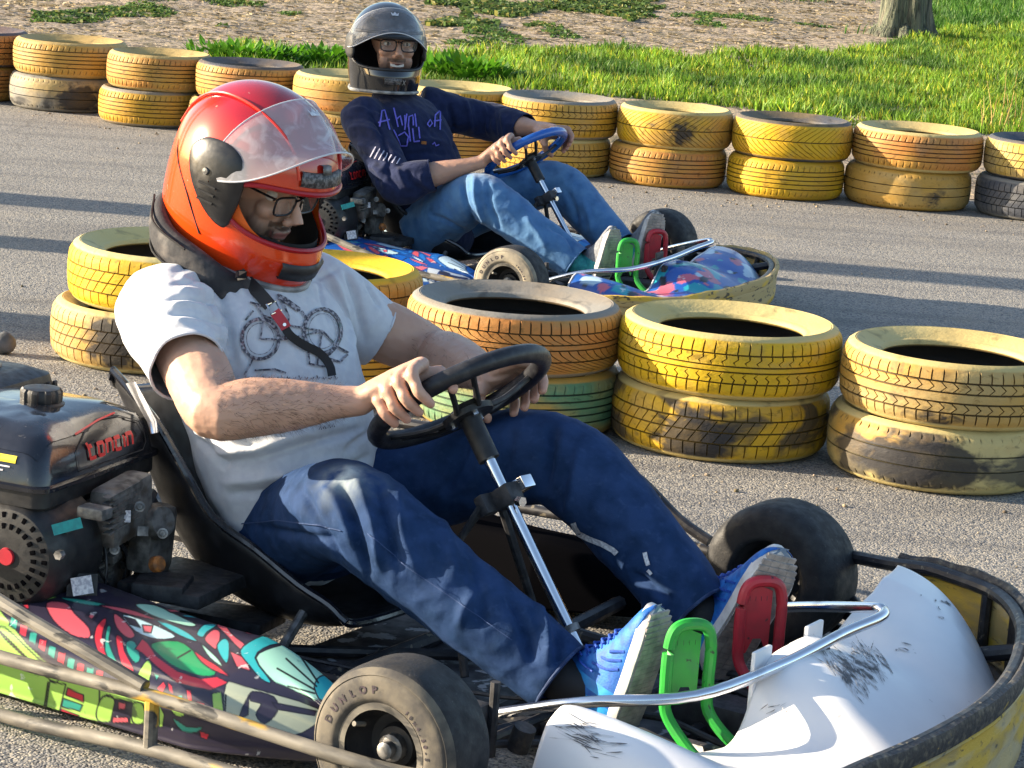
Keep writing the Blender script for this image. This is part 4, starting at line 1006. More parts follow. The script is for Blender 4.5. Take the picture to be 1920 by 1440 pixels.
    # ---- steering: column, bracket, wheel
    nrm = Vector((-.615, .09, .78) if fk else (-.60, .08, .78)).normalized(); cen = FK.un(862, 745, 'y', -.01) if fk else Vector((-.31, .0, .500))
    hub = cen - nrm * .035
    foot = hub - nrm * .46
    m = M(); m.tube([hub - nrm * .06, foot], .0105, 12); col = build(m, 'steering_column', m_chrome, K)
    m = M(); m.tube([hub, hub - nrm * .085], .019, 14); m.lathe([(0, -.004), (.035, -.004), (.035, .004), (0, .004)], hub, nrm, 16); build(m, 'column_sleeve', m_plastic, col)
    cl = hub - nrm * .155; q = nrm.to_track_quat('Z', 'Y').to_matrix()
    m = M(); m.box(cl, (.034, .046, .036), q, .005); m.box(cl + Vector((-.026, -.018, -.016)), (.036, .022, .036), q, .005)
    m.tube([cl + Vector((-.03, -.03, -.02)), cl + Vector((-.07, -.05, -.10)), Vector((-.22, -.13, .06))], .008, 8); m.tube([cl + Vector((-.03, .03, -.02)), Vector((-.22, .13, .06))], .008, 8)
    build(m, 'column_bracket', m_dark, col)
    m = M(); m.box(cl + Vector((.012, .026, .018)), (.028, .035, .022), q, .002); m.lathe([(0, 0), (.009, 0), (.009, .012), (0, .012)], cl + Vector((.03, -.012, 0)), (1, -.3, .1), 6); build(m, 'clamp', m_chrome, col)
    m = M(); m.lathe([(.0105, -.006), (.018, -.006), (.018, .006), (.0105, .006)], foot + nrm * .055, nrm, 16); m.box(foot, (.05, .07, .02), None, .004); build(m, 'column_collar', m_metal, col)
    W = bpy.data.objects.new('steering_wheel', None); C.objects.link(W); W.parent = K; W.location = cen; W.empty_display_size = .05
    a1 = nrm.cross(Vector((0, 1, 0))).normalized(); a2 = nrm.cross(a1).normalized()   # a1 ~ forward/up, a2 ~ lateral
    Rw = .155
    m = M(); m.tube([a1 * math.cos(t) * Rw + a2 * math.sin(t) * Rw for t in np.linspace(0, 2 * PI, 48, endpoint=False)], .0165, 12, closed=True, up=tuple(nrm))
    build(m, 'wheel_rim', mat('blue_wheel_rim', (.012, .10, .42), rough=.25, coat=.4) if not fk else mat('black_wheel_rim', (.011, .011, .014), (.03, .03, .033), 60, (.5, .7), .38, .5, bump=.25, bs=240, bd=.0008), W)
    m = M()
    for t in (PI * .06, PI * .72, PI * 1.40):
        d = a1 * math.cos(t) + a2 * math.sin(t); s_ = nrm.cross(d)
        for sg in (-1, 1):
            A0 = -nrm * .035 + s_ * .022 * sg; A1 = d * .07 - nrm * .028 + s_ * .020 * sg; A2 = d * (Rw - .006) + s_ * .022 * sg
            m.tube([A0, A1, A2], .0055, 8, 3)
        m.add([tuple(v) for v in (-nrm * .034 + s_ * .022, d * .07 - nrm * .027 + s_ * .02, d * .07 - nrm * .027 - s_ * .02, -nrm * .034 - s_ * .022)], [(0, 1, 2, 3)])
    m.lathe([(0, -.040), (.045, -.040), (.047, -.030), (.03, -.022), (0, -.020)], (0, 0, 0), nrm, 20)
    build(m, 'spoke', m_plastic, W)
    for k in range(3):
        t = .5 + k * 2.1; d = a1 * math.cos(t) + a2 * math.sin(t); m = M(); m.lathe([(0, -.046), (.006, -.046), (.006, -.039), (0, -.039)], d * .03, nrm, 8); build(m, 'bolt', m_chrome, W)
    # ---- seat: bucket shell with rolled rim
    cen_prof = [(-.97, .42), (-.95, .35), (-.92, .27), (-.86, .17), (-.78, .10), (-.68, .065), (-.56, .062), (-.47, .085), (-.41, .115)]
    rim_prof = [(-.945, .475), (-.89, .435), (-.835, .392), (-.771, .318), (-.709, .253), (-.614, .215), (-.521, .172), (-.455, .150), (-.42, .128)]
    if not fk: rim_prof = [(a, b - .0) for a, b in rim_prof]
    cp_ = catmull([(a, 0, b) for a, b in cen_prof], 6); rp_ = catmull([(a, 0, b) for a, b in rim_prof], 6)
    G = []
    for a, b in zip(cp_, rp_):
        row = []
        for u in np.linspace(-1, 1, 31):
            f = abs(u) ** 2.4; y = (.200) * (math.sin(u * PI / 2) * .9 + u * .1)
            row.append((a[0] + (b[0] - a[0]) * f, y, a[2] + (b[2] - a[2]) * f))
        G.append(row)
    G = np.array(G); m = M(); m.grid(G); o = build(m, 'seat', m_seat, K, angle=None)
    sd_ = o.modifiers.new('s', 'SOLIDIFY'); sd_.thickness = .008
    m = M(); loop = list(G[:, 0]) + list(G[-1, 1:-1]) + list(G[::-1, -1]) + list(G[0, ::-1][1:-1]); m.tube(loop[::2], .0075, 8, closed=True); build(m, 'seat_rim', m_gloss, o)
    for s in (-1, 1):
        m = M(); m.tube([(-.93, .19 * s, .36), (-1.02, .25 * s, .25), (-1.0, .26 * s, .06)], .010, 8, 3); build(m, 'seat_stay', m_metal, K)
        m = M(); m.tube([(-.52, .18 * s, .12), (-.52, .26 * s, .05)], .009, 8); build(m, 'seat_stay', m_metal, K)
    # bright bolt plate at the top of the seat
    m = M(); m.tube([FKp(fk, 245, 718, -.22), FKp(fk, 285, 790, -.23), FKp(fk, 290, 812, -.23)], (.011, .0025), 8) ; build(m, 'seat_strap', m_chrome, K)
    engine(K, fk)
    return K
def FKp(fk, px, py, y): return FK.un(px, py, 'y', y)
def hit_px(fr, bv, px, py, off=.0015):
    o = fr.R @ (CO - fr.o) / fr.sc; d = fr.dir(px, py)
    h = bv.ray_cast(Vector(o), d)
    if h[0] is None: 
        # nearest approach along the ray
        p = Vector(o) + d * 4.0; return tuple(p) if False else None
    return h[0] - d * off * 1.5 + (h[1] if h[1].dot(d) < 0 else -h[1]) * off

def engine(K, fk):
    E = bpy.data.objects.new('engine', None); C.objects.link(E); E.parent = K; E.empty_display_size = .1
    E.location = (-.955, -.40, .04); E.rotation_euler = (0, 0, math.radians(9))
    # local frame of the engine: x forward, y left; tank front face at x=.125, y from -.185 to .175
    fx, y0, y1 = .145, -.185, .185
    def part(m, name, mt, angle=35): return build(m, name, mt, E, angle=angle)
    Er = np.array(Matrix.Rotation(math.radians(9), 3, 'Z')); El = np.array(E.location)
    def at(px, py, y): return Vector(tuple((np.array(FK.un(px, py, 'y', y)) - El) @ Er))
    vd = Vector(tuple(np.array(FK.dir(200, 1000)) @ Er)); vq = (-vd).to_track_quat('Z', 'Y').to_matrix()
    # fuel tank: upper shell with sloping top, seam, lower shell
    def ringbox(x0, x1, ya, yb, z, r=.03, n=5):
        pts = []
        for cx, cy, a0 in ((x1 - r, yb - r, 0), (x0 + r, yb - r, PI / 2), (x0 + r, ya + r, PI), (x1 - r, ya + r, 1.5 * PI)):
            for k in range(n): a = a0 + PI / 2 * k / (n - 1); pts.append((cx + r * math.cos(a), cy + r * math.sin(a), z))
        return pts
    bx = -.175
    m = M(); m.grid(np.array([ringbox(bx + .01, fx - .012, y0 + .012, y1 - .012, .262, .02), ringbox(bx, fx, y0, y1, .276, .025), ringbox(bx, fx, y0, y1, .305, .025)]), cv=True); part(m, 'tank_base', m_plastic)
    m = M(); m.grid(np.array([ringbox(bx - .006, fx + .008, y0 - .008, y1 + .008, .304, .03), ringbox(bx - .006, fx + .008, y0 - .008, y1 + .008, .311, .03), ringbox(bx, fx, y0, y1, .313, .03), ringbox(bx + .006, fx - .006, y0 + .005, y1 - .006, .35, .032), ringbox(bx + .016, fx - .022, y0 + .022, y1 - .014, .378, .04), ringbox(bx + .05, fx - .06, y0 + .06, y1 - .06, .398, .04), ringbox(bx + .10, fx - .12, y0 + .13, y1 - .13, .405, .02)]), cv=True)
    base = m.n - 20; m.F.append(tuple(range(base, base + 20))); m.mi.append(0)
    V, F = m.arrays(); tank = mk('fuel_tank', V, F, m_gloss, E, True, 40)
    bv = bvh_of(V, F)
    # crumpled film on the tank's near front corner
    m = M()
    G = []
    for i in range(16):
        row = []
        for j in range(12):
            x = fx - .24 + .22 * i / 15; y = y0 + .012 + .16 * j / 11
            h = bv.ray_cast(Vector((x, y, .6)), Vector((0, 0, -1)))
            z = (h[0].z if h[0] else .35) + .002 + .007 * abs(noise.noise(Vector((x * 30, y * 30, 3))))
            row.append((x, y, z))
        G.append(row)
    m.grid(np.array(G)); o = mk('plastic_film', *m.arrays(), m_gloss, tank, True)
    def flat(name, V2, F2, org, ax, ay, d, mt, off=.0012, par=tank):
        P = [Vector(org) + Vector(ax) * v[0] + Vector(ay) * v[1] for v in V2]
        W = project(P, bv, d, off); return mk(name, W, F2, mt, par, False)
    # maker's name in red on the front face
    Lt = {'L': [[(-.1, 1.0), (0, .0), (.75, .0)], [(-.1, .75), (.4, .75)]], 'o': [[(0, 0), (0, .75), (.7, .75), (.7, 0), (0, 0)]], 'n': [[(0, 0), (0, .75), (.7, .75), (.7, 0)]], 'c': [[(.7, .75), (0, .75), (0, 0), (.7, 0)]], 'i': [[(0, 0), (0, .75)]]}
    m = M(); xo = 0
    for ch in 'Loncin':
        for st in Lt[ch]:
            V2, F2 = ribbon([(xo + a * .024, b * .026) for a, b in st], .0062, step=.004); m.add(np.hstack([V2, np.zeros((len(V2), 1))]), F2)
        xo += .010 if ch == 'i' else .0275
    V2, F2 = m.arrays(); V2[:, 0] -= xo / 2
    flat('lettering', V2, F2, (fx + .02, .035, .335), (0, 1, 0), (0, 0, 1), (-1, 0, 0), m_redtxt, .0016)
    fr_, ff = ribbon([(-.105, -.012), (.10, -.012), (.112, .0), (.105, .034), (.06, .05), (0, .053), (-.06, .045), (-.108, .02)], .0022, True, .008)
    flat('badge_outline', fr_, ff, (fx + .02, .03, .332), (0, 1, 0), (0, 0, 1), (-1, 0, 0), m_dark)
    V2, F2 = ribbon([(-.09, 0), (.0, .010), (.06, .013)], .0028, step=.01)
    flat('pinstripe', V2, F2, (fx - .012, .03, .380), (0, 1, 0), (0, 0, 1), (-1, 0, -.3), m_redtxt)
    # warning sticker on the near face
    def rect(a, b, c, d, n=8): 
        m_ = M(); m_.grid(np.array([[(a + (c - a) * i / n, b + (d - b) * j / 3, 0) for j in range(4)] for i in range(n + 1)])); V_, F_ = m_.arrays(); return V_[:, :2], F_
    V2, F2 = rect(-.10, .016, .070, .027); flat('warning_sticker', V2, F2, (.02, y0 - .02, .330), (1, 0, 0), (0, 0, 1), (0, 1, 0), m_yellow)
    m = M()
    for k in range(3):
        V2, F2 = rect(-.10, .008 - .007 * k, .060 - .012 * k, .0105 - .007 * k); m.add(np.hstack([V2, np.zeros((len(V2), 1))]), F2)
    V2, F2 = m.arrays(); flat('warning_text', V2, F2, (.02, y0 - .02, .330), (1, 0, 0), (0, 0, 1), (0, 1, 0), m_whitep)
    V2, F2 = text2d('WARNING', .011, .0003); flat('warning_text', V2, F2, (.03, y0 - .02, .3515), (1, 0, 0), (0, 0, 1), (0, 1, 0), m_blackp, .002)
    # filler cap
    m = M(); jag = lambda a: 1 + .05 * np.sign(np.cos(a * 9))
    m.lathe([(.036, 0), (.040, .004), (.040, .012), (.035, .015)], (.012, .012, .392), (0, 0, 1), 36)
    m.lathe([(.033, .013), (.0345, .018), (.0345, .032), (.031, .037)], (.012, .012, .392), (0, 0, 1), 72, jag); m.lathe([(.031, .037), (.02, .039), (0, .037)], (.012, .012, .392), (0, 0, 1), 36)
    part(m, 'fuel_cap', m_plastic)
    # air filter box behind
    ax_, ay_ = -.19, .155
    m = M(); m.grid(np.array([ringbox(ax_ - .09, ax_ + .08, ay_ - .11, ay_ + .10, .30, .03), ringbox(ax_ - .095, ax_ + .085, ay_ - .115, ay_ + .105, .375, .03), ringbox(ax_ - .09, ax_ + .08, ay_ - .11, ay_ + .10, .40, .035), ringbox(ax_ - .06, ax_ + .05, ay_ - .08, ay_ + .07, .412, .03)]), cv=True)
    base = m.n - 20; m.F.append(tuple(range(base, base + 20))); m.mi.append(0); fb_ = part(m, 'air_filter_cover', m_plastic)
    for k in range(10): m = M(); m.box((ax_ + .086, ay_ - .095 + k * .020, .378), (.006, .010, .020), None, .002); build(m, 'vent_slot', m_dark, fb_)
    for k in range(6): m = M(); m.box((ax_ - .06 + k * .022, ay_ - .114, .378), (.010, .006, .020), None, .002); build(m, 'vent_slot', m_dark, fb_)
    m = M(); m.box((ax_ - .01, ay_ - .005, .414), (.04, .07, .012), None, .004); build(m, 'knob', m_metal, fb_)
    m = M(); m.tube([(-.30, -.10, .30), (-.22, -.12, .26), (-.2, -.13, .2)], .045, 14, 3); part(m, 'exhaust_muffler', m_chrome)
    # fan shroud with recoil starter on the near face
    m = M(); cx, cz = .088, .192
    m.lathe([(0, .030), (.042, .034), (.078, .026), (.092, .008), (.094, -.03), (.102, -.06), (.102, -.10), (0, -.10)], (cx, y0 + .02, cz), (0, -1, 0), 48); sh = part(m, 'starter_housing', m_plastic)
    for k in range(22):
        a = 2 * PI * k / 22; 
        for r0, r1 in ((.044, .056), (.061, .074)):
            c = Vector((cx + (r0 + r1) / 2 * math.cos(a), y0 + .02 - (.0272 if r0 > .06 else .0312), cz + (r0 + r1) / 2 * math.sin(a)))
            m = M(); m.box(c, (r1 - r0, .0035, .0075), Matrix.Rotation(-a, 3, 'Y'), .001); build(m, 'vent_slot', m_matte, sh)
    m = M(); m.lathe([(0, .036), (.014, .036), (.015, .031)], (cx, y0 + .02, cz), (0, -1, 0), 24); build(m, 'starter_badge', m_red, sh)
    m = M(); m.box((cx + .12, y0 + .06, cz + .08), (.05, .035, .02), None, .005); m.lathe([(0, 0), (.008, 0), (.008, .012), (0, .012)], (cx + .10, y0 - .005, cz + .02), (0, -1, 0), 6); build(m, 'bolt', m_metal, sh)
    for k in range(9):
        m = M(); m.box((.128, -.045 + .002 * k, .085 + .014 * k), (.05, .16, .005), Matrix.Rotation(.12, 3, 'X'), .001); build(m, 'cooling_fin', m_cast, E)
    bk = Vector((-.035, 0, 0))
    m = M(); m.box(at(262, 960, -.37) + bk, (.05, .13, .10), Matrix.Rotation(.1, 3, 'X'), .012); part(m, 'cylinder_head', m_cast)
    m = M(); m.box(at(318, 1015, -.28) + bk, (.05, .09, .12), Matrix.Rotation(-.15, 3, 'X'), .018); m.lathe([(0, .014), (.026, .014), (.032, .0)], at(330, 985, -.30) + bk, (1, -.3, .3), 16); part(m, 'gear_cover', m_cast)
    m = M(); m.box(at(350, 1092, -.26), (.16, .20, .025), None, .006); m.box(at(305, 1100, -.33), (.09, .09, .03), Matrix.Rotation(.3, 3, 'Z'), .006); part(m, 'engine_bed', m_dark)
    for k in range(7):
        m = M(); m.box(at(262, 925 + 11 * k, -.40) + bk, (.014, .10, .0035), Matrix.Rotation(.1, 3, 'X')); build(m, 'cooling_fin', m_cast, E)
    # crankcase, cover, head and carburettor pieces
    m = M(); m.box((.04, .03, .13), (.17, .22, .19), None, .02); m.box((.03, .02, .03), (.24, .30, .04), None, .006); m.box((.05, .03, .215), (.12, .15, .07), None, .01); part(m, 'crankcase', m_cast)
    m = M(); m.lathe([(0, .02), (.05, .02), (.072, .008), (.078, -.02)], (.128, .06, .12), (1, 0, 0), 28); m.box((.13, -.03, .17), (.03, .06, .09), Matrix.Rotation(.3, 3, 'X'), .008)
    for k in range(7): a = k * .9; m.lathe([(0, .018), (.006, .018), (.006, 0)], (.130, .06 + .067 * math.cos(a), .12 + .067 * math.sin(a)), (1, 0, 0), 6)
    part(m, 'crankcase_cover', m_cast)
    m = M(); m.tube([(.10, .10, .245), (.15, .13, .22), (.165, .135, .17)], [.025, .028, .022], 14, 4); m.lathe([(.018, 0), (.031, .002), (.031, .012), (.018, .014)], (.145, .128, .23), (.5, .3, -.6), 18); part(m, 'intake_elbow', m_dark)
    m = M(); m.box((.13, .03, .225), (.04, .05, .025), Matrix.Rotation(.2, 3, 'X'), .004); m.tube([(.15, .00, .235), (.15, .055, .25)], .009, 10); m.box((.14, -.055, .24), (.04, .03, .03), None, .005); part(m, 'carburettor', m_metal)
    m = M()
    for (a, b, c, d, e, f) in ((.155, -.01, .20, .02, .03, .03), (.16, .045, .19, .02, .025, .02), (.16, .09, .175, .025, .045, .014), (.165, .085, .135, .03, .05, .016), (.16, .02, .155, .02, .03, .015), (.15, -.06, .19, .02, .02, .025)): m.box((a, b, c), (d, e, f), Matrix.Rotation(.25, 3, 'X'), .003)
    m.tube([(.16, .06, .10), (.18, .12, .115), (.17, .17, .16)], .007, 8, 3); m.tube([(.16, .14, .17), (.165, .20, .20), (.15, .21, .25)], .006, 8, 3); m.box((.10, .17, .20), (.05, .012, .09), Matrix.Rotation(.5, 3, 'X'), .003)
    part(m, 'control_linkage', m_metal)
    m = M(); m.box(at(236, 968, -.40), (.016, .020, .006), vq); part(m, 'id_plate', m_whitep)
    m = M(); m.box(at(268, 996, -.38), (.018, .016, .008), vq); part(m, 'id_plate', m_metal)
    for q_ in ((152, 962), (172, 990), (215, 1030), (305, 1000), (262, 950)):
        m = M(); m.lathe([(0, .006), (.005, .006), (.0055, 0)], at(*q_, -.42), -vd, 6, None); m.lathe([(.0055, .001), (.009, .0008), (.009, -.004), (0, -.004)], at(*q_, -.42), -vd, 14); part(m, 'nut', m_metal)
    m = M(); m.box(at(126, 987, -.555), (.048, .018, .002), vq @ Matrix.Rotation(.30, 3, 'Z')); part(m, 'teal_sticker', m_teal)
    m = M(); m.tube([at(126, 987, -.53), at(126, 987, -.45)], .012, 8); part(m, 'sticker_boss', m_plastic)
    m = M(); m.lathe([(0, .016), (.010, .016), (.014, .012), (.014, 0), (.010, -.004)], at(290, 1058, -.38), (1, -.3, .3), 16); part(m, 'oil_cap', m_rust)
    m = M(); m.box(at(154, 1098, -.50), (.034, .030, .002), vq @ Matrix.Rotation(.2, 3, 'Z')); part(m, 'white_sticker', m_whitep)
    m = M(); m.box(at(154, 1098, -.49), (.05, .04, .006), vq); part(m, 'sticker_plate', m_plastic)
    m = M(); rr = random.Random(4)
    for k in range(7):
        a = Vector((.15, -.06 + rr.random() * .1, .22)); b = Vector((.175, -.08 + rr.random() * .2, .12 + .05 * rr.random())); c = Vector((.15, -.05 + rr.random() * .15, .03 + .04 * rr.random())); m.tube([a, b, c], .0028, 6, 5)
    m.tube([(.1, -.09, .23), (.17, -.08, .16), (.16, -.05, .09), (.18, .0, .06), (.16, .06, .08)], .004, 6, 5)
    part(m, 'wire', m_tube)
    rr = random.Random(9)
    for k in range(26):
        m = M(); m.lathe([(0, .006), (.005, .006), (.005, 0)], (.155 + .012 * rr.random(), -.08 + .22 * rr.random(), .04 + .19 * rr.random()), (1, .2, .2), 6); part(m, 'bolt', m_metal)
    # engine mount and drive parts on the chassis behind the seat
    m = M(); m.box((.03, .03, .0), (.30, .36, .012), None, .002); m.box((.20, .12, .02), (.10, .14, .03), Matrix.Rotation(-.2, 3, 'Z'), .004); m.box((.30, .20, .03), (.16, .10, .02), None, .003)
    part(m, 'engine_mount', m_dark)
front_kart = make_kart('go_kart', 'near go-kart with white nose, yellow bumper belt and red and green printed side pod', FK, True)
rear_kart = make_kart('go_kart', 'rear go-kart with blue printed nose, blue steering wheel and tan bumper belt', FR, False)
# ------------------------------------------------------------------ people
m_skin = mat('skin', (.50, .30, .21), attr='col', rough=.48, sss=.12, bump=.25, bs=170, bd=.0012, bump2=(.25, 40, .004), spec=.4)
m_shirt = mat('white_shirt', (.58, .59, .62), (.53, .54, .58), 60, (.4, .6), .85, sheen=.2, bump=.35, bs=420, bd=.0008, bump2=(.35, 14, .012), spec=.2)
m_denim = mat('dark_denim', (.012, .032, .13), (.020, .048, .13), 26, (.35, .65), .8, attr='col', bump=.5, bs=500, bd=.0008, bump2=(.45, 18, .010), layers=(((.045, .085, .19), 70, .58, .72, .3),), spec=.15)
m_denim2 = mat('light_denim', (.05, .14, .30), (.08, .19, .36), 20, (.35, .65), .8, attr='col', sheen=.15, bump=.4, bs=400, bd=.001, bump2=(.45, 18, .012), spec=.2)
m_sweat = mat('navy_sweatshirt', (.008, .014, .048), (.012, .019, .062), 40, (.4, .6), .9, sheen=.08, bump=.4, bs=400, bd=.001, bump2=(.5, 16, .012), spec=.2)
m_shoe = mat('blue_mesh_shoe', (.008, .085, .36), (.012, .15, .50), 60, (.4, .6), .65, bump=.6, bs=260, bd=.0012)
m_shoel = mat('light_blue_shoe', (.02, .28, .65), (.02, .2, .55), 60, (.4, .6), .5)
m_lace = mat('blue_lace', (.006, .045, .30), (.01, .08, .42), 300, (.4, .6), .7)
m_mid = mat('white_midsole', (.62, .60, .58), (.45, .42, .40), 40, (.45, .65), .6)
m_out = mat('worn_outsole', (.42, .36, .32), (.27, .24, .22), 40, (.4, .6), .8, bump=.8, bs=120, bd=.002)
m_out2 = mat('blue_grey_outsole', (.13, .19, .27), (.2, .24, .3), 60, (.4, .6), .75)
m_grey = mat('grey_knit_shoe', (.13, .14, .16), (.2, .21, .23), 90, (.4, .6), .8, bump=.5, bs=200, bd=.001)
m_hem1 = mat('dark_denim_hem', (.010, .026, .085), (.04, .08, .18), 60, (.45, .7), .8); m_hem2 = mat('light_denim_hem', (.045, .125, .28), (.10, .20, .36), 60, (.45, .7), .8)
m_tealk = mat('teal_knit', (.02, .22, .25), (.03, .32, .33), 90, (.4, .6), .75, bump=.6, bs=150, bd=.002)
m_foam = mat('collar_foam', (.022, .022, .026), (.10, .09, .085), 20, (.5, .68), .75, .9, bump=.4, bs=60, bd=.004)
m_strap = mat('black_strap', (.014, .014, .016), rough=.7, bump=.4, bs=400, bd=.0006)
m_glass = mat('spectacle_frame', (.01, .01, .012), rough=.25)
m_plate = mat('side_plate_black', (.008, .008, .009), (.018, .018, .02), 30, (.45, .7), .28, .4, bump=.25, bs=45, bd=.002)
m_vent = mat('vent_mesh', (.03, .03, .032), (.16, .15, .15), 160, (.45, .6), .5)
m_inner = mat('helmet_lining', (.012, .012, .013), rough=.9)
m_eye = mat('eye_white', (.6, .57, .53), rough=.25); m_iris = mat('iris', (.03, .015, .008), rough=.15)
m_print = mat('faded_print', (.05, .045, .06), (.35, .33, .36), 170, (.45, .6), .85, layers=(((.25, .10, .11), 60, .6, .7, .6), ((.10, .18, .16), 45, .62, .7, .6)))
m_script = mat('script_print', (.10, .09, .45), (.14, .12, .55), 200, (.4, .6), .7)
m_whiteline = mat('sleeve_print', (.40, .40, .52), rough=.8)
def clear(name, col, a, rough, dif=.5):
    m = bpy.data.materials.new(name); m.use_nodes = True; nt = m.node_tree; N = nt.nodes; L = nt.links; b = N['Principled BSDF']
    b.inputs['Base Color'].default_value = (*col, 1); b.inputs['Roughness'].default_value = rough; b.inputs['Specular IOR Level'].default_value = .6
    t = N.new('ShaderNodeBsdfTransparent'); t.inputs[0].default_value = (.97, .97, .97, 1); x = N.new('ShaderNodeMixShader')
    tc = N.new('ShaderNodeTexCoord'); n = N.new('ShaderNodeTexNoise'); n.inputs['Scale'].default_value = 26; n.inputs['Detail'].default_value = 7; n.inputs['Distortion'].default_value = 1.5; L.new(tc.outputs['Object'], n.inputs[0])
    r = N.new('ShaderNodeMapRange'); r.inputs[1].default_value = .52; r.inputs[2].default_value = .75; r.inputs[3].default_value = a; r.inputs[4].default_value = min(1, a + .30); L.new(n.outputs['Fac'], r.inputs[0])
    L.new(r.outputs[0], x.inputs[0]); L.new(t.outputs[0], x.inputs[1]); L.new(b.outputs[0], x.inputs[2]); L.new(x.outputs[0], N['Material Output'].inputs[0]); return m
m_visor = clear('scratched_visor', (.62, .60, .62), .40, .22)
m_visor2 = clear('clear_visor', (.30, .30, .32), .30, .06)
m_lens = clear('lens', (.5, .5, .5), .10, .05)
def helm_mat(name, top, side, gloss=.16):
    m = mat(name, side, rough=gloss, coat=.7, layers=(((.75, .6, .5), 60, .70, .73, .35), ((.2, .02, .02), 9, .6, .75, .3)) if top[0] > .1 else (((.2, .2, .2), 50, .72, .76, .3),), attr='col', metal=.0)
    return m
m_hred = helm_mat('red_orange_helmet', (.30, .008, .02), (.75, .075, .005)); m_hblk = helm_mat('black_helmet', (.006, .006, .008), (.006, .006, .008), .10)

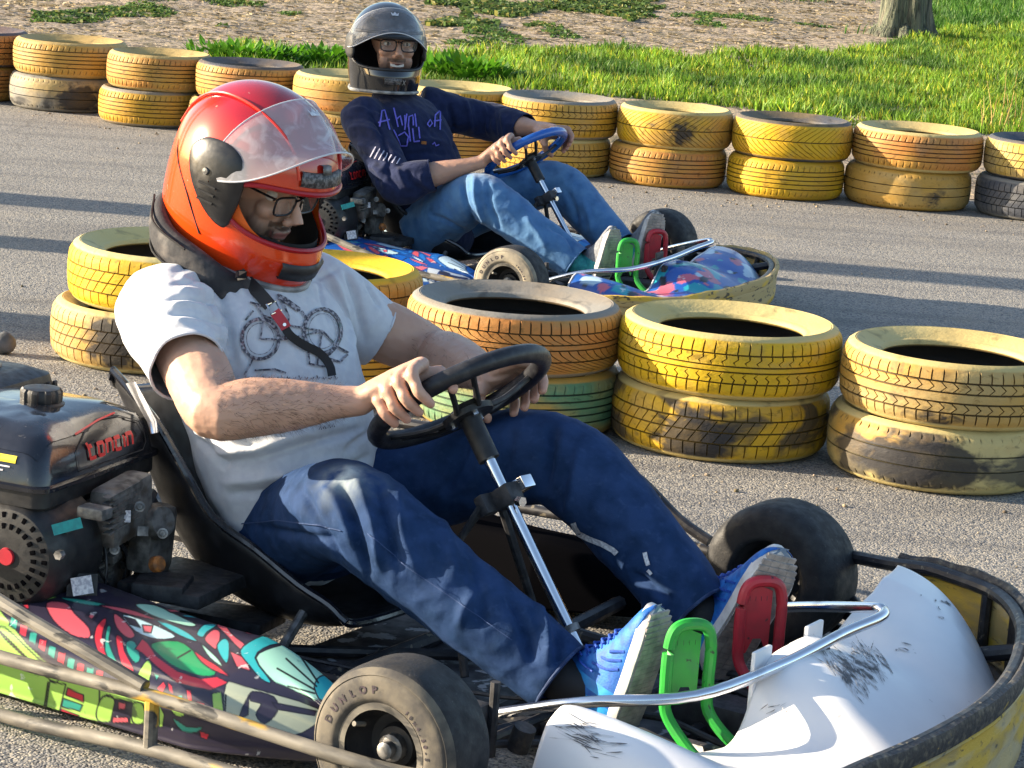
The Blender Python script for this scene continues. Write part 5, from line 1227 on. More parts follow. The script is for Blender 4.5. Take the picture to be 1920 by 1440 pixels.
def helmet(par, c, yaw, pitch, roll, S, red):
    R = (Matrix.Rotation(yaw, 3, 'Z') @ Matrix.Rotation(pitch, 3, 'Y') @ Matrix.Rotation(roll, 3, 'X'))
    Rn = np.array(R); c = np.array(c, float)
    tr = lambda P: (np.asarray(P, float) * S) @ Rn.T + c
    a_, b_, ct = .150, .122, .150
    def surf(az, z, off=0.):
        t = np.clip(z / ct, -1.2, 1); 
        r = np.where(z > 0, np.sqrt(np.clip(1 - np.abs(t) ** 2.25, 0, 1)), 1 - .13 * (np.abs(z) / .14) ** 2)
        ca, sa = np.cos(az), np.sin(az)
        chin = np.clip((-z - .035) / .05, 0, 1) * np.clip(ca, 0, 1) ** 2 * .026
        x = (a_ * r) * ca + chin - .008; y = b_ * r * sa
        q = 1 + off / .14
        return np.stack([x * q, y * q, z * (1 + off / .16)], -1)
    az0 = math.radians(74)
    nA = 120; A = np.linspace(-PI, PI, nA, endpoint=False)
    f = np.clip(1 - (np.abs(A) / az0) ** 4, 0, 1) ** .5
    zU = -.012 + (.046 if red else .050) * f; zL = -.012 - .050 * f
    zB = -.135 - .0 * A + .022 * np.clip(-np.cos(A), 0, 1) * 1.0
    top = np.linspace(0, 1, 34); bot = np.linspace(0, 1, 16)
    G1 = np.array([surf(A, ct * np.cos(np.arccos(np.clip(zU / ct, -1, 1)) * t)) for t in top])
    G2 = np.array([surf(A, zL + (zB - zL) * t) for t in bot])
    m = M(); m.grid(G1, cv=True); m.grid(G2, cv=True); V, F = m.arrays()
    keep = []
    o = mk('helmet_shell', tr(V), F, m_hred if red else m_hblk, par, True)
    bm = bmesh.new(); bm.from_mesh(o.data); bmesh.ops.remove_doubles(bm, verts=bm.verts[:], dist=.0006); bmesh.ops.recalc_face_normals(bm, faces=bm.faces[:]); bm.to_mesh(o.data); bm.free()
    Vw = np.array([v.co[:] for v in o.data.vertices]); Lc = ((Vw - c) @ Rn) / S
    if red:
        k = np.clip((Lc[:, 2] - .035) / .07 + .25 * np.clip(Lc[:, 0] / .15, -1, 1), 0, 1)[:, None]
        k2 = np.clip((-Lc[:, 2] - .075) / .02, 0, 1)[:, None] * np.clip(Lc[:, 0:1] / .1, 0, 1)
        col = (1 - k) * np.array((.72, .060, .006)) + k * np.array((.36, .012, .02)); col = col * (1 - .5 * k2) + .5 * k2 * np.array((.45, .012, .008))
    else: col = np.tile(np.array((.012, .012, .014)), (len(Vw), 1))
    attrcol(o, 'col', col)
    sd_ = o.modifiers.new('s', 'SOLIDIFY'); sd_.thickness = .007; sd_.offset = -1
    # lining
    G3 = np.array([surf(A, ct * np.cos(np.arccos(np.clip(zU / ct, -1, 1)) * t), -.010) for t in np.linspace(.3, 1, 10)]); G4 = np.array([surf(A, zL + (zB - zL) * t, -.012) for t in (0, .3, .6, .85, 1)])
    m = M(); m.grid(tr(G3), cv=True); m.grid(tr(G4), cv=True); build(m, 'lining', m_inner, o, angle=None)
    # rim round the eye port, lower edge strip
    pt = lambda az, z, off=.002: tr(surf(np.array(az), np.array(z), off))
    loopA = np.concatenate([A[np.abs(A) < az0], A[np.abs(A) < az0][::-1]]); loopZ = np.concatenate([zU[np.abs(A) < az0], zL[np.abs(A) < az0][::-1]])
    m = M(); m.tube(pt(loopA, loopZ, .001), .0045 * S, 8, closed=True); build(m, 'port_trim', mat('port_trim_red', (.36, .01, .015), rough=.3) if red else m_plastic, o)
    m = M(); m.tube(pt(A, zB + .002, .002), .0055 * S, 8, closed=True); build(m, 'edge_trim', mat('grey_edge_trim', (.13, .13, .13), (.3, .3, .29), 30, rough=.5), o)
    # raised ridge over the crown
    if red:
        for s in (-1, 1):
            m = M(); zz = np.linspace(.05, .149, 14); azs = np.full(14, 0)
            pts = [surf(np.array(s * math.radians(165 - 1.0 * t)), np.array(.02 + .0 * t), .001) for t in (0,)]
            P_ = []
            for t in np.linspace(0, 1, 22):
                x = -.142 + .262 * t; y = s * (.052 + .020 * math.sin(PI * t)); q = (x + .008) ** 2 / a_ ** 2 + y ** 2 / b_ ** 2
                if q < .985: P_.append((x, y, ct * (1 - q ** (2.25 / 2)) ** (1 / 2.25)))
            m.tube(tr(np.array(P_) * 1.005), [(.0028 * S, .0028 * S)] * len(P_), 8); build(m, 'ridge', o.data.materials[0] if False else mat('helmet_ridge', (.60, .03, .01), rough=.2, coat=.6) if s < 0 else bpy.data.materials['helmet_ridge'], o)
        # groove lines on the side
        for s in (-1, 1):
            m = M(); m.tube(pt(np.array([s * math.radians(d) for d in (150, 125, 100, 82)]), np.array([.05, .0, -.045, -.095]), .0004), .0016 * S, 6, 4); build(m, 'seam', m_inner, o)
    if red:
        mo_ = mat('orange_cheek_pad', (.80, .14, .012), rough=.5)
        for s in (-1, 1):
            rows = []
            for t in np.linspace(0, 1, 9):
                azz = np.radians(np.linspace(38, 82, 16)); hh = np.interp(azz, np.radians([38, 50, 60, 72, 82]), [.002, .012, .030, .060, .072])
                lo = np.interp(np.clip(azz, 0, az0 - .01), A, zL); rows.append(tr(surf(azz * s, lo - .006 + hh * t, -.006)))
            m = M(); m.grid(np.array(rows)); build(m, 'cheek_pad', mo_, o, angle=None)
    # side plates
    for s in (-1, 1):
        m = M(); out = [(62, .005), (66, .048), (80, .066), (99, .058), (107, .030), (100, -.008), (84, -.044), (70, -.060), (64, -.050)] if red else [(66, .0), (70, .035), (84, .045), (98, .030), (96, -.01), (80, -.03), (68, -.03)]
        cen = (84, .0); rows = []
        for k_, off in ((1.0, .0015), (.98, .008), (.90, .0105), (.5, .0115), (.02, .012)):
            q = catmull([(cen[0] + (a - cen[0]) * k_, cen[1] + (z - cen[1]) * k_, 0) for a, z in out], 5, True)
            rows.append(pt(np.radians(q[:, 0]) * s, q[:, 1], off))
        m.grid(np.array(rows), cv=True); pl = build(m, 'side_plate', m_plate if red else m_plastic, o, angle=50)
        if red:
            for k in range(3):
                m = M(); m.tube(pt(np.radians(np.array([90 - k * 1.0, 78 - k * .5])) * s, np.array([-.008 - k * .012, -.005 - k * .012]), .0125), .0022 * S, 6); build(m, 'vent_slot', m_inner, pl)
            m = M(); m.lathe([(0, .003), (.006, .002), (.007, -.002)], tuple(pt(math.radians(88) * s, .012, .0125)), tuple(R @ Vector((0, s, 0))), 14); build(m, 'screw', m_metal, pl)
    # visor, raised
    up = math.radians(-60 if red else -40); piv = np.array([.0, 0, .0])
    Ry = np.array(Matrix.Rotation(up, 3, 'Y'))
    az = np.radians(np.linspace(-80, 80, 50)); rows = []
    for t in np.linspace(0, 1, 16):
        w = np.clip(1 - (np.abs(az) / 1.50) ** 4, .10, 1)
        z = .046 * w - (.106 * w) * t
        P_ = surf(az, z, .011); rows.append(tr((P_ - piv) @ Ry.T + piv))
    m = M(); G_ = np.array(rows); m.grid(G_); vz_ = build(m, 'visor', m_visor if red else m_visor2, o, angle=None)
    m = M(); m.tube(G_[-1], .0016 * S, 6); m.tube(G_[0], .0012 * S, 6); build(m, 'visor_edge', mat('visor_edge', (.6, .6, .62), rough=.3) if red else bpy.data.materials['visor_edge'], vz_)
    Vv, Fv = G_.reshape(-1, 3), [tuple(p.vertices) for p in vz_.data.polygons]; bv = bvh_of(Vv, Fv)
    # little crown sticker on the visor
    cr_ = [(-.5, 0), (.5, 0), (.62, .62), (.3, .3), (.0, .75), (-.3, .3), (-.62, .62)]
    ctr = Vector(G_[5, 25]); e1 = Vector(G_[5, 28] - G_[5, 22]).normalized(); e2 = Vector(G_[2, 25] - G_[8, 25]).normalized(); nn = e1.cross(e2)
    if nn.dot(ctr - Vector(c)) < 0: nn = -nn
    V2 = [ctr + e1 * (p[0] * .021 * S) + e2 * (p[1] * .021 * S) + nn * .004 for p in cr_] + [ctr + nn * .004]
    mk('crown_mark', [tuple(v) for v in V2], [(i, (i + 1) % 7, 7) for i in range(7)], m_whitep, vz_, False)
    # brow vent and chin vent
    def patch(name, azs, z0, z1, off, mt, par_):
        a = np.radians(np.linspace(*azs, 12)); rows = [pt(a, np.full(12, z), off * q) for z, q in ((z0, .1), (z0 + .002, 1), (z1 - .002, 1), (z1, .1))]
        m = M(); m.grid(np.array(rows)); return build(m, name, mt, par_, angle=None)
    if red:
        patch('brow_vent', (-26, 22), .044, .068, .006, m_vent, o); patch('chin_vent', (-26, 26), -.112, -.085, .006, m_plastic, o)
        b1 = patch('vent_latch', (-8, 2), .064, .080, .008, m_metal, o)
    else:
        patch('chin_vent', (-14, 14), -.108, -.088, .003, m_vent, o)
        patch('brow_band', (-70, 70), .050, .062, .003, m_plastic, o)
        m = M()
        for i, ch in enumerate('AX'):
            V2, F2 = text2d(ch, .020, .0005); base = math.radians(-2 - 8 * i if False else 10 * i + 8); m.add(pt(base + V2[:, 0] / .14, -.099 + V2[:, 1], .0045), F2)
        build(m, 'lettering', m_metal, o)
    return o, tr, surf

def hand(m, G, T, Rr, N, wrist, S=1.12, spread=1.0):
    G, T, Rr, N, wrist = map(Vector, (G, T, Rr, N, wrist)); k = S
    P = lambda t, r, n: G + T * (t * k) + Rr * (r * k) + N * (n * k)
    fing = [(.036, 1.0, .000), (.012, 1.06, .002), (-.012, 1.0, .000), (-.034, .84, -.004)]
    Ks = []
    for s_, L_, b in fing:
        s2 = s_ * spread
        K = P(s2, -.012, .040 + b); Ks.append(K)
        pip = P(s2 * 1.04, .032 * L_, .024 + b); dip = P(s2 * 1.02, .034 * L_, -.006); tip = P(s2 * 1.0, .016, -.027 * L_)
        m.tube([K, K.lerp(pip, .5) + N * .002, pip, pip.lerp(dip, .5), dip, tip], [(.0122 * k,) * 2, (.0108 * k,) * 2, (.0110 * k,) * 2, (.0096 * k,) * 2, (.0095 * k,) * 2, (.0078 * k,) * 2], 12, 3, rnd_ends=True)
    mid = (Ks[1] + Ks[2]) / 2; across = (Ks[0] - Ks[3]).normalized()
    for i, K in enumerate(Ks):
        w = wrist + across * (.013 * (1.5 - i)) * 1.0
        m.tube([w, w.lerp(K, .5) + N * .001, K], [(.018, .018), (.0165 * k, .0155 * k), (.0128 * k, .0125 * k)], 12, 3)
    m.tube([wrist, wrist.lerp(mid, .45) - N * .006, wrist.lerp(mid, .85) - N * .004], [(.026, .021), (.034 * k, .020 * k), (.036 * k, .015 * k)], 16, 4, up=tuple(N))
    base = wrist.lerp(Ks[0], .30) - N * .006 + across * .012
    mcp = P(.040, -.034, .022); ip = P(.058, -.030, .004); tip = P(.064, -.016, -.018)
    m.tube([wrist + across * .006, base, mcp, mcp.lerp(ip, .5), ip, tip], [(.016,) * 2, (.0185 * k,) * 2, (.0125 * k,) * 2, (.0105 * k,) * 2, (.0112 * k,) * 2, (.0085 * k,) * 2], 12, 3, rnd_ends=True)
    return Ks, tip, [P(s_ * spread, .016, -.027 * L_) for s_, L_, b in fing]

def shoe(par, heel, toe, lat, front, S=1.0):
    heel, toe, lat = Vector(heel), Vector(toe), Vector(lat); X = (toe - heel).normalized(); L = (toe - heel).length
    Z = X.cross(lat).normalized()
    if Z.x > 0: Z = -Z
    Y = Z.cross(X).normalized()
    W = lambda x, y, z: heel + X * (x * L) + Y * (y * L / .26) + Z * (z * L / .26)
    st = [(-.02, .012, .040), (.02, .028, .095), (.09, .039, .140), (.20, .044, .165), (.32, .044, .155), (.45, .042, .120), (.60, .043, .084), (.74, .044, .062), (.87, .041, .046), (.96, .029, .034), (1.005, .008, .018)]
    c_ = catmull([(a, b, c) for a, b, c in st], 5); rows = []
    for x, w, h in c_:
        row = []
        for a in np.linspace(-.12 * PI, 1.12 * PI, 25):
            row.append(tuple(W(x, max(w, .002) * math.cos(a) * (1 - .15 * max(0, math.sin(a))), .016 + (h - .016) * max(0, math.sin(a)) ** .8 if math.sin(a) > 0 else .016 + .010 * math.sin(a))))
        rows.append(row)
    root = bpy.data.objects.new('shoe', None); C.objects.link(root); root.parent = par; root.empty_display_size = .05
    m = M(); m.grid(np.array(rows)); V, F = m.arrays(); mi = []
    Vv = V
    for f in F:
        c = Vector(Vv[list(f)].mean(0)) - heel; x = c.dot(X) / L; z = c.dot(Z); y = c.dot(Y)
        if front: mi.append(1 if (.02 < x < .34 and z > .018 and abs(y) > .012 and (x * 30 % 4) < 2.6) else 0)
        else: mi.append(1 if x < .40 else 0)
    mk('upper', V, F, [m_shoe, m_shoel] if front else [m_grey, m_tealk], root, True, None, mi)
    def slab(name, z0, z1, wd, mt, x0=-.02, x1=1.01, flare=.0):
        rows = []
        for z, e in ((z0, -.003), (z0 - .0, .0), ((z0 + z1) / 2, .002 + flare), (z1, .0), (z1, -.02)):
            row = []
            xs = np.linspace(0, 1, 60)
            for t in np.linspace(0, 2 * PI, 64, endpoint=False):
                xx = (x0 + x1) / 2 + (x1 - x0) / 2 * math.cos(t); w = np.interp(xx, c_[:, 0], np.maximum(c_[:, 1], .004)) + wd + e
                env = abs(math.sin(t)) ** .35; spring = .018 * max(0, (xx - .72) / .28) ** 2
                row.append(tuple(W(xx, math.copysign(min(w, w * env * 1.05), math.sin(t)), z + spring)))
            rows.append(row)
        m = M(); m.grid(np.array(rows), cv=True)
        for i in (0, 4):
            b0 = i * 64; m.F.append(tuple(range(b0, b0 + 64))); m.mi.append(0)
        return build(m, name, mt, root, angle=50)
    slab('midsole', -.006, .014, .003, m_mid, x1=.995); 
    # outsole lugs: separate rows of blocks
    m = M()
    rs_ = random.Random(3)
    for i in range(24):
        xx = .02 + i * .0405; w = np.interp(xx, c_[:, 0], c_[:, 1])
        nb_ = 4 if w > .03 else 3
        for j in range(nb_):
            yy = (j - (nb_ - 1) / 2) / nb_ * 2 * w * .98; sp = .018 * max(0, (xx - .72) / .28) ** 2
            A_ = []; wz = w * .93 / nb_; lx = .0185
            for zz in (-.0085, -.004):
                for dx, dy in ((-lx, -wz), (lx, -wz), (lx, wz), (-lx, wz)): A_.append(tuple(W(xx + dx, yy + dy, zz + sp)))
            m.add(A_, [(0, 1, 2, 3), (7, 6, 5, 4), (0, 4, 5, 1), (1, 5, 6, 2), (2, 6, 7, 3), (3, 7, 4, 0)])
    o = build(m, 'outsole', m_out, root, angle=30); o['kind'] = 'stuff'
    slab('sole_plate', -.0065, -.004, -.002, m_out2 if front else m_grey)
    if front:
        for i in range(6):
            x = .40 + .055 * i; h = np.interp(x, c_[:, 0], c_[:, 2]); w = np.interp(x, c_[:, 0], c_[:, 1]); m = M()
            m.tube([W(x - .01, -w * .55, h * .86), W(x + .01, 0, h + .004), W(x + .03, w * .55, h * .86)], .0022, 6, 5); m.tube([W(x - .01, w * .55, h * .86), W(x + .012, 0, h + .006), W(x + .03, -w * .55, h * .86)], .0022, 6, 5); build(m, 'lace', m_lace, root)
        m = M()
        for sg in (-1, 1): m.tube([W(.36, 0, .134), W(.30, sg * .014, .155), W(.22, sg * .030, .150), W(.24, sg * .036, .130), W(.34, sg * .012, .134)], .0022, 6, 6)
        m.tube([W(.36, 0, .134), W(.40, -.035, .105), W(.41, -.046, .07)], .002, 6, 5)
        build(m, 'lace', m_lace, root)
        for sg in (-1, 1):
            for k in range(3):
                m = M(); x = .44 + .07 * k; ww = np.interp(x, c_[:, 0], c_[:, 1]); m.tube([W(x, sg * ww * .75, .085 - .014 * k), W(x + .03, sg * ww * .98, .050), W(x + .08, sg * (ww + .0005), .024)], (.0010, .0026), 6, 5); build(m, 'stripe', m_lace, root)
    return root

_bc = {}
def onto(fr, V, F, pts):
    k = (id(F), len(V))
    if k not in _bc: _bc.clear(); _bc[k] = bvh_of(V, F)
    out = [hit_px(fr, _bc[k], *p, 0.) for p in catmull([(x, y, 0) for x, y in pts], 3)[:, :2]]; out = [q for q in out if q is not None]
    return out if len(out) > 1 else [Vector((9, 9, 9)), Vector((9, 9, 9.1))]
def wrist_frame(cen, nrm, t):
    a1 = nrm.cross(Vector((0, 1, 0))).normalized(); near = Vector((0, -1, 0)); near = (near - nrm * near.dot(nrm)).normalized(); top = a1 if a1.x > 0 else -a1
    Rr = near * math.cos(t) + top * math.sin(t); T = -near * math.sin(t) + top * math.cos(t)
    return cen + Rr * .155, T, Rr
def make_person(label, frame, D, front):
    P = thing('person', label, 'person', frame, 'kart drivers')
    nrm = Vector((-.615, .09, .78) if front else (-.60, .08, .78)).normalized(); cen = FK.un(862, 745, 'y', -.01) if front else Vector((-.31, .0, .500))
    hs = D.get('hs', 1.0)
    # -------- body (one continuous skin)
    m = M()
    hc = Vector(D['head']); yaw, pitch, roll = D['hrot']
    HR = Matrix.Rotation(yaw, 3, 'Z') @ Matrix.Rotation(pitch, 3, 'Y') @ Matrix.Rotation(roll, 3, 'X')
    HS = D['hS']
    h = lambda x, y, z: hc + HR @ (Vector((x, y, z)) * HS)
    m.sph(h(-.012, 0, .022), tuple(np.array((.090, .073, .092)) * HS), 24, 16, HR); m.sph(h(.022, 0, -.045), tuple(np.array((.062, .054, .068)) * HS), 20, 14, HR)
    m.sph(h(.060, 0, -.093), tuple(np.array((.022, .024, .018)) * HS), 14, 10, HR)        # chin
    m.tube([h(.080, 0, .004), h(.096, 0, -.016), h(.113, 0, -.038)], [(.006 * HS, .008 * HS), (.009 * HS, .010 * HS), (.012 * HS, .011 * HS)], 10, 4)   # nose
    for s in (-1, 1):
        m.sph(h(.097, .011 * s, -.041), (.009 * HS,) * 3, 10, 8); m.tube([h(.081, .008 * s, .020), h(.083, .026 * s, .026), h(.072, .046 * s, .020)], .0085 * HS, 8, 3)
        m.sph(h(.062, .036 * s, -.030), tuple(np.array((.020, .022, .018)) * HS), 12, 8, HR); m.sph(h(.055, .032 * s, -.062), tuple(np.array((.022, .024, .030)) * HS), 12, 8, HR)
    m.tube([h(.083, -.022, -.066), h(.094, 0, -.063), h(.083, .022, -.066)], .0060 * HS, 8, 4); m.tube([h(.080, -.018, -.076), h(.090, 0, -.076), h(.080, .018, -.076)], .0065 * HS, 8, 4)
    nk = Vector(D['neck'])
    m.tube([h(-.015, 0, -.04), hc.lerp(nk, .7), nk, nk + Vector((.01, 0, -.06))], [.055, .056, .062, .08], 18, 4)
    m.tube(D['torso'], [(a * .86, b * .84) for a, b in D['trad']], 20, 4, rnd_ends=True)
    for sh, el, wr, t in ((D['shN'], D['elN'], D['wrN'], D['tN']), (D['shF'], D['elF'], D['wrF'], D['tF'])):
        sh, el, wr = Vector(sh), Vector(el), Vector(wr)
        d1 = (el - sh); d2 = (wr - el)
        m.tube([sh, sh + d1 * .35, sh + d1 * .7, el + (d1.normalized() - d2.normalized()) * .004, el + d2 * .25, el + d2 * .55, el + d2 * .85, wr + d2 * .02], [(.060, .060), (.056, .056), (.057 if front else .048,) * 2, (.048 if front else .044,) * 2, (.053, .050), (.046, .043), (.034, .029), (.030, .025)], 18, 4, rnd_ends=True)
        G, T, Rr = wrist_frame(cen, nrm, t)
        Ks, tt, tips = hand(m, G, T, Rr, nrm, wr, D.get('handS', 1.12))
        D.setdefault('nails', []).append((tt, tips, G, T, Rr, nrm))
    for hp_, kn, an in ((D['hipN'], D['knN'], D['anN']), (D['hipF'], D['knF'], D['anF'])):
        m.tube([hp_, kn, an], [.06, .045, .032], 12, 3, rnd_ends=True)
    V, F = remesh(m, .0030 if front else .0042, 7 if front else 4)
    N = normals(V, F); V = V + N * .0008 * fbm(V, 60, 2)[:, None]
    # eye sockets
    Lh = ((V - np.array(hc)) @ np.array(HR)) / HS
    for s in (-1, 1):
        d = np.linalg.norm((Lh - np.array((.088, .031 * s, -.004))) / np.array((.02, .016, .010)), axis=1); V -= (N * (.004 * HS * np.exp(-d ** 2))[:, None])
    col = np.tile(np.array(D['skin']), (len(V), 1)); n1 = fbm(V, 22, 2)
    col *= (1 + .12 * n1)[:, None]
    # stubble and brows, reddish knuckles
    st = np.clip((-.044 - Lh[:, 2]) / .02, 0, 1) * np.clip((Lh[:, 0] - .0) / .02, 0, 1) * (Lh[:, 2] > -.125) * (np.abs(Lh[:, 1]) < .08) * (np.linalg.norm(Lh, axis=1) < .16)
    st *= D.get('beard', .6); col = col * (1 - st[:, None]) + np.array((.05, .035, .03)) * st[:, None]
    mo = (np.abs(Lh[:, 2] + .0695) < .0065) & (np.abs(Lh[:, 1]) < .020) & (Lh[:, 0] > .075) & (np.linalg.norm(Lh, axis=1) < .16)
    col[mo] = (.36, .14, .12) if front else (.12, .04, .035)
    mu = (np.abs(Lh[:, 2] + .054) < .006) & (np.abs(Lh[:, 1]) < .030) & (Lh[:, 0] > .07) & (np.linalg.norm(Lh, axis=1) < .16); col[mu] = col[mu] * .4
    br = (np.abs(Lh[:, 2] - .026 + .10 * np.abs(np.abs(Lh[:, 1]) - .03)) < .0055) & (np.abs(Lh[:, 1]) > .010) & (np.abs(Lh[:, 1]) < .052) & (Lh[:, 0] > .05) & (np.linalg.norm(Lh, axis=1) < .16); col[br] = (.03, .02, .018)
    for tt, tips, G, T, Rr, nn in D['nails']:
        for q in [tt] + tips:
            d = np.linalg.norm(V - np.array(q), axis=1); k = np.exp(-(d / .02) ** 2)[:, None]; col = col * (1 - .25 * k) + .25 * k * np.array((.5, .16, .12))
    body = mk('body', V, F, m_skin, P, True, fix=False); attrcol(body, 'col', col)
    # eyes
    for s in (-1, 1):
        ex = .059 if front else .0655; m = M(); m.sph(h(ex, .031 * s, -.004), (.0118 * HS, .0125 * HS, (.0118 if front else .0075) * HS), 16, 12, HR); e = build(m, 'eye', m_eye, P); lk = HR @ Vector((.9, .0, -.35 if front else 0))
        m = M(); m.sph(h(ex, .031 * s, -.004) + lk.normalized() * .0076 * HS, (.0056 * HS,) * 3, 12, 8); build(m, 'iris', m_iris, e)
        if not front: e['label'] = 'eye looking at the camera'
    if not front:
        m = M(); m.grid(np.array([[tuple(h(.0965 - 9.5 * y_ * y_, y_, z_ + 4.0 * y_ * y_)) for z_ in (-.0745, -.0665)] for y_ in np.linspace(-.022, .022, 11)])); build(m, 'teeth', m_eye, P)
    # spectacles
    m = M()
    for s in (-1, 1):
        cx, cz = .033 * s, -.006
        pts = [h(.098 - .25 * abs((a + cx) - 0) * .35, a + cx, b + cz) for a, b in ((-.022, .014), (.0, .016), (.022, .014), (.025, .0), (.019, -.016), (.0, -.019), (-.019, -.016), (-.024, .0))]
        m.tube(pts, .0021 * HS, 8, 4, closed=True); m.tube([h(.090, .058 * s, .006), h(.04, .078 * s, .006), h(-.02, .080 * s, .0)], .0022 * HS, 6, 3)
    m.tube([h(.098, -.011, .002), h(.100, 0, .006), h(.098, .011, .002)], .002 * HS, 6, 3)
    sp_ = build(m, 'glasses', m_glass, P)
    for s in (-1, 1):
        m = M(); c0 = h(.094, .033 * s, -.006); ring_ = [h(.098 - .0875 * abs(a + .033 * s), a + .033 * s, b - .006) for a, b in ((-.022, .014), (.0, .016), (.022, .014), (.025, .0), (.019, -.016), (.0, -.019), (-.019, -.016), (-.024, .0))]
        m.add([tuple(p) for p in ring_] + [tuple(sum(ring_, Vector()) / 8)], [(i, (i + 1) % 8, 8) for i in range(8)]); build(m, 'lens', m_lens, sp_)
    # -------- helmet, collar and strap
    hel, tr, surf = helmet(P, D['hel'], *D['helrot'], D['helS'], front)
    # -------- top
    m = M()
    m.tube(D['torso'], D['trad'], 28, 5, rnd_ends=True)
    for sh, hm, el, rr_, wr in ((D['shN'], D['hemN'], D['elN'], D['slv'], D['wrN']), (D['shF'], D['hemF'], D['elF'], D['slv'], D['wrF'])):
        sh, hm, el, wr = map(Vector, (sh, hm, el, wr))
        if front: m.tube([sh + (sh - hm) * .2, sh, sh.lerp(hm, .5), hm], [rr_[0], rr_[1], rr_[2], rr_[3]], 22, 5)
        else:
            m.tube([sh + (sh - el) * .15, sh, sh.lerp(el, .5), el, el.lerp(hm, .6), hm], [rr_[0], rr_[1], rr_[2], rr_[3], rr_[4], rr_[5]], 22, 5)
    V, F = remesh(m, .0042 if front else .0055, 12)
    N = normals(V, F)
    V = folds(V, N, [(onto(frame, V, F, p_), a_, w_) for p_, a_, w_ in D['folds']], [(hm, (Vector(hm) - Vector(sh if front else el)).normalized(), .085) for sh, hm, el in ((D['shN'], D['hemN'], D['elN']), (D['shF'], D['hemF'], D['elF']))])
    nz_ = np.array([noise.noise(Vector((v[0] * 9, v[1] * 9, v[2] * 16))) for v in V]); n2_ = np.array([1 - 2.2 * abs(noise.noise(Vector((v[0] * 13 + 5, v[1] * 22, v[2] * 17)))) for v in V]); V = V + N * (.004 * nz_ + .0030 * n2_)[:, None]
    caps = []
    for sh, hm, el, wr in ((D['shN'], D['hemN'], D['elN'], D['wrN']), (D['shF'], D['hemF'], D['elF'], D['wrF'])):
        d_ = (Vector(hm) - Vector(sh if front else el)).normalized(); caps.append((hm, d_, .085 if front else .062))
    F = open_caps(V, F, caps)
    rings = clean_hem(V, F, caps)
    topo = mk('t_shirt' if front else 'sweatshirt', V, F, m_shirt if front else m_sweat, P, True, fix=False)
    bv = bvh_of(V, F)
    for g in rings:
        m = M(); m.tube(g, .0026, 8, closed=True); build(m, 'sleeve_hem', m_shirt if front else m_sweat, topo)
    # -------- trousers
    m = M()
    m.sph(D['pelvis'], (.130, .155, .105), 24, 16)
    for hp_, a, kn, b, an, R_ in ((D['hipN'], D['thN'], D['knN'], D['siN'], D['anN'], D['lr']), (D['hipF'], D['thF'], D['knF'], D['siF'], D['anF'], D['lr'])):
        m.tube([hp_, a, kn, b, an], R_, 24, 6, rnd_ends=False)
    V, F = remesh(m, .0045 if front else .006, 10)
    N = normals(V, F); V = folds(V, N, [(onto(frame, V, F, p_), a_, w_) for p_, a_, w_ in D['jfolds']])
    nz_ = np.array([noise.noise(Vector((v[0] * 13, v[1] * 8, v[2] * 13))) for v in V]); n2_ = np.array([1 - 2.2 * abs(noise.noise(Vector((v[0] * 20 + 5, v[1] * 12, v[2] * 20)))) for v in V]); V = V + N * (.0035 * nz_ + .0022 * n2_)[:, None]
    F = open_caps(V, F, [(D['anN'], (Vector(D['anN']) - Vector(D['siN'])).normalized(), .08), (D['anF'], (Vector(D['anF']) - Vector(D['siF'])).normalized(), .08)])
    jr = clean_hem(V, F, [(D['anN'], (Vector(D['anN']) - Vector(D['siN'])).normalized(), .09), (D['anF'], (Vector(D['anF']) - Vector(D['siF'])).normalized(), .09)])
    je = mk('jeans', V, F, m_denim if front else m_denim2, P, True, fix=False)
    jc = np.tile(np.array(D['denim']), (len(V), 1)); 
    for c0, r0, cc in D['fade_sun']:  # worn denim and sunlit spots, both painted into the colour
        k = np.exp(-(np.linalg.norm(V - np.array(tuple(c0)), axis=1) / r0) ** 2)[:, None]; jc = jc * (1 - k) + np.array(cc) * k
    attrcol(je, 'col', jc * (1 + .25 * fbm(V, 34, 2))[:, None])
    jb = bvh_of(V, F)
    for g in jr:
        m = M(); m.tube(g, .0032, 8, closed=True); build(m, 'trouser_hem', m_hem1 if front else m_hem2, je)
    # -------- shoes
    shoe(P, D['hlN'], D['toN'], D['ltN'], front); shoe(P, D['hlF'], D['toF'], D['ltF'], front)
    for an, hl, tt_ in ((D['anN'], D['hlN'], D['toN']), (D['anF'], D['hlF'], D['toF'])):
        an, hl, tt_ = Vector(an), Vector(hl), Vector(tt_); m = M(); X_ = (tt_ - hl).normalized(); m.tube([an, hl + X_ * .07 + Vector((-.085, 0, 0))], [.040, .034], 14, 3, rnd_ends=True); build(m, 'sock', m_strap if front else m_tealk, P)
    return P, topo, bv, je, jb, V, N, body
def stroke(fr, bv, pts, w, name, mt, par, closed=False, off=.0018, step=5):
    V2, F2 = ribbon(pts, w, closed, step); W = [hit_px(fr, bv, a, b, off) for a, b in V2]
    if any(q is None for q in W):
        F2 = [f for f in F2 if all(W[i] is not None for i in f)]; W = [q if q is not None else Vector((0, 0, 0)) for q in W]
    if not F2: return None
    used = sorted({i for f in F2 for i in f}); re_ = {k: i for i, k in enumerate(used)}
    return ([tuple(W[k]) for k in used], [tuple(re_[i] for i in f) for f in F2])
def strokes(fr, bv, L, name, mt, par, off=.0018):
    m = M()
    for pts, w, cl in L:
        q = stroke(fr, bv, pts, w, name, mt, par, cl, off)
        if q: m.add(*q)
    return mk(name, *m.arrays(), mt, par, False)
U = FK.un
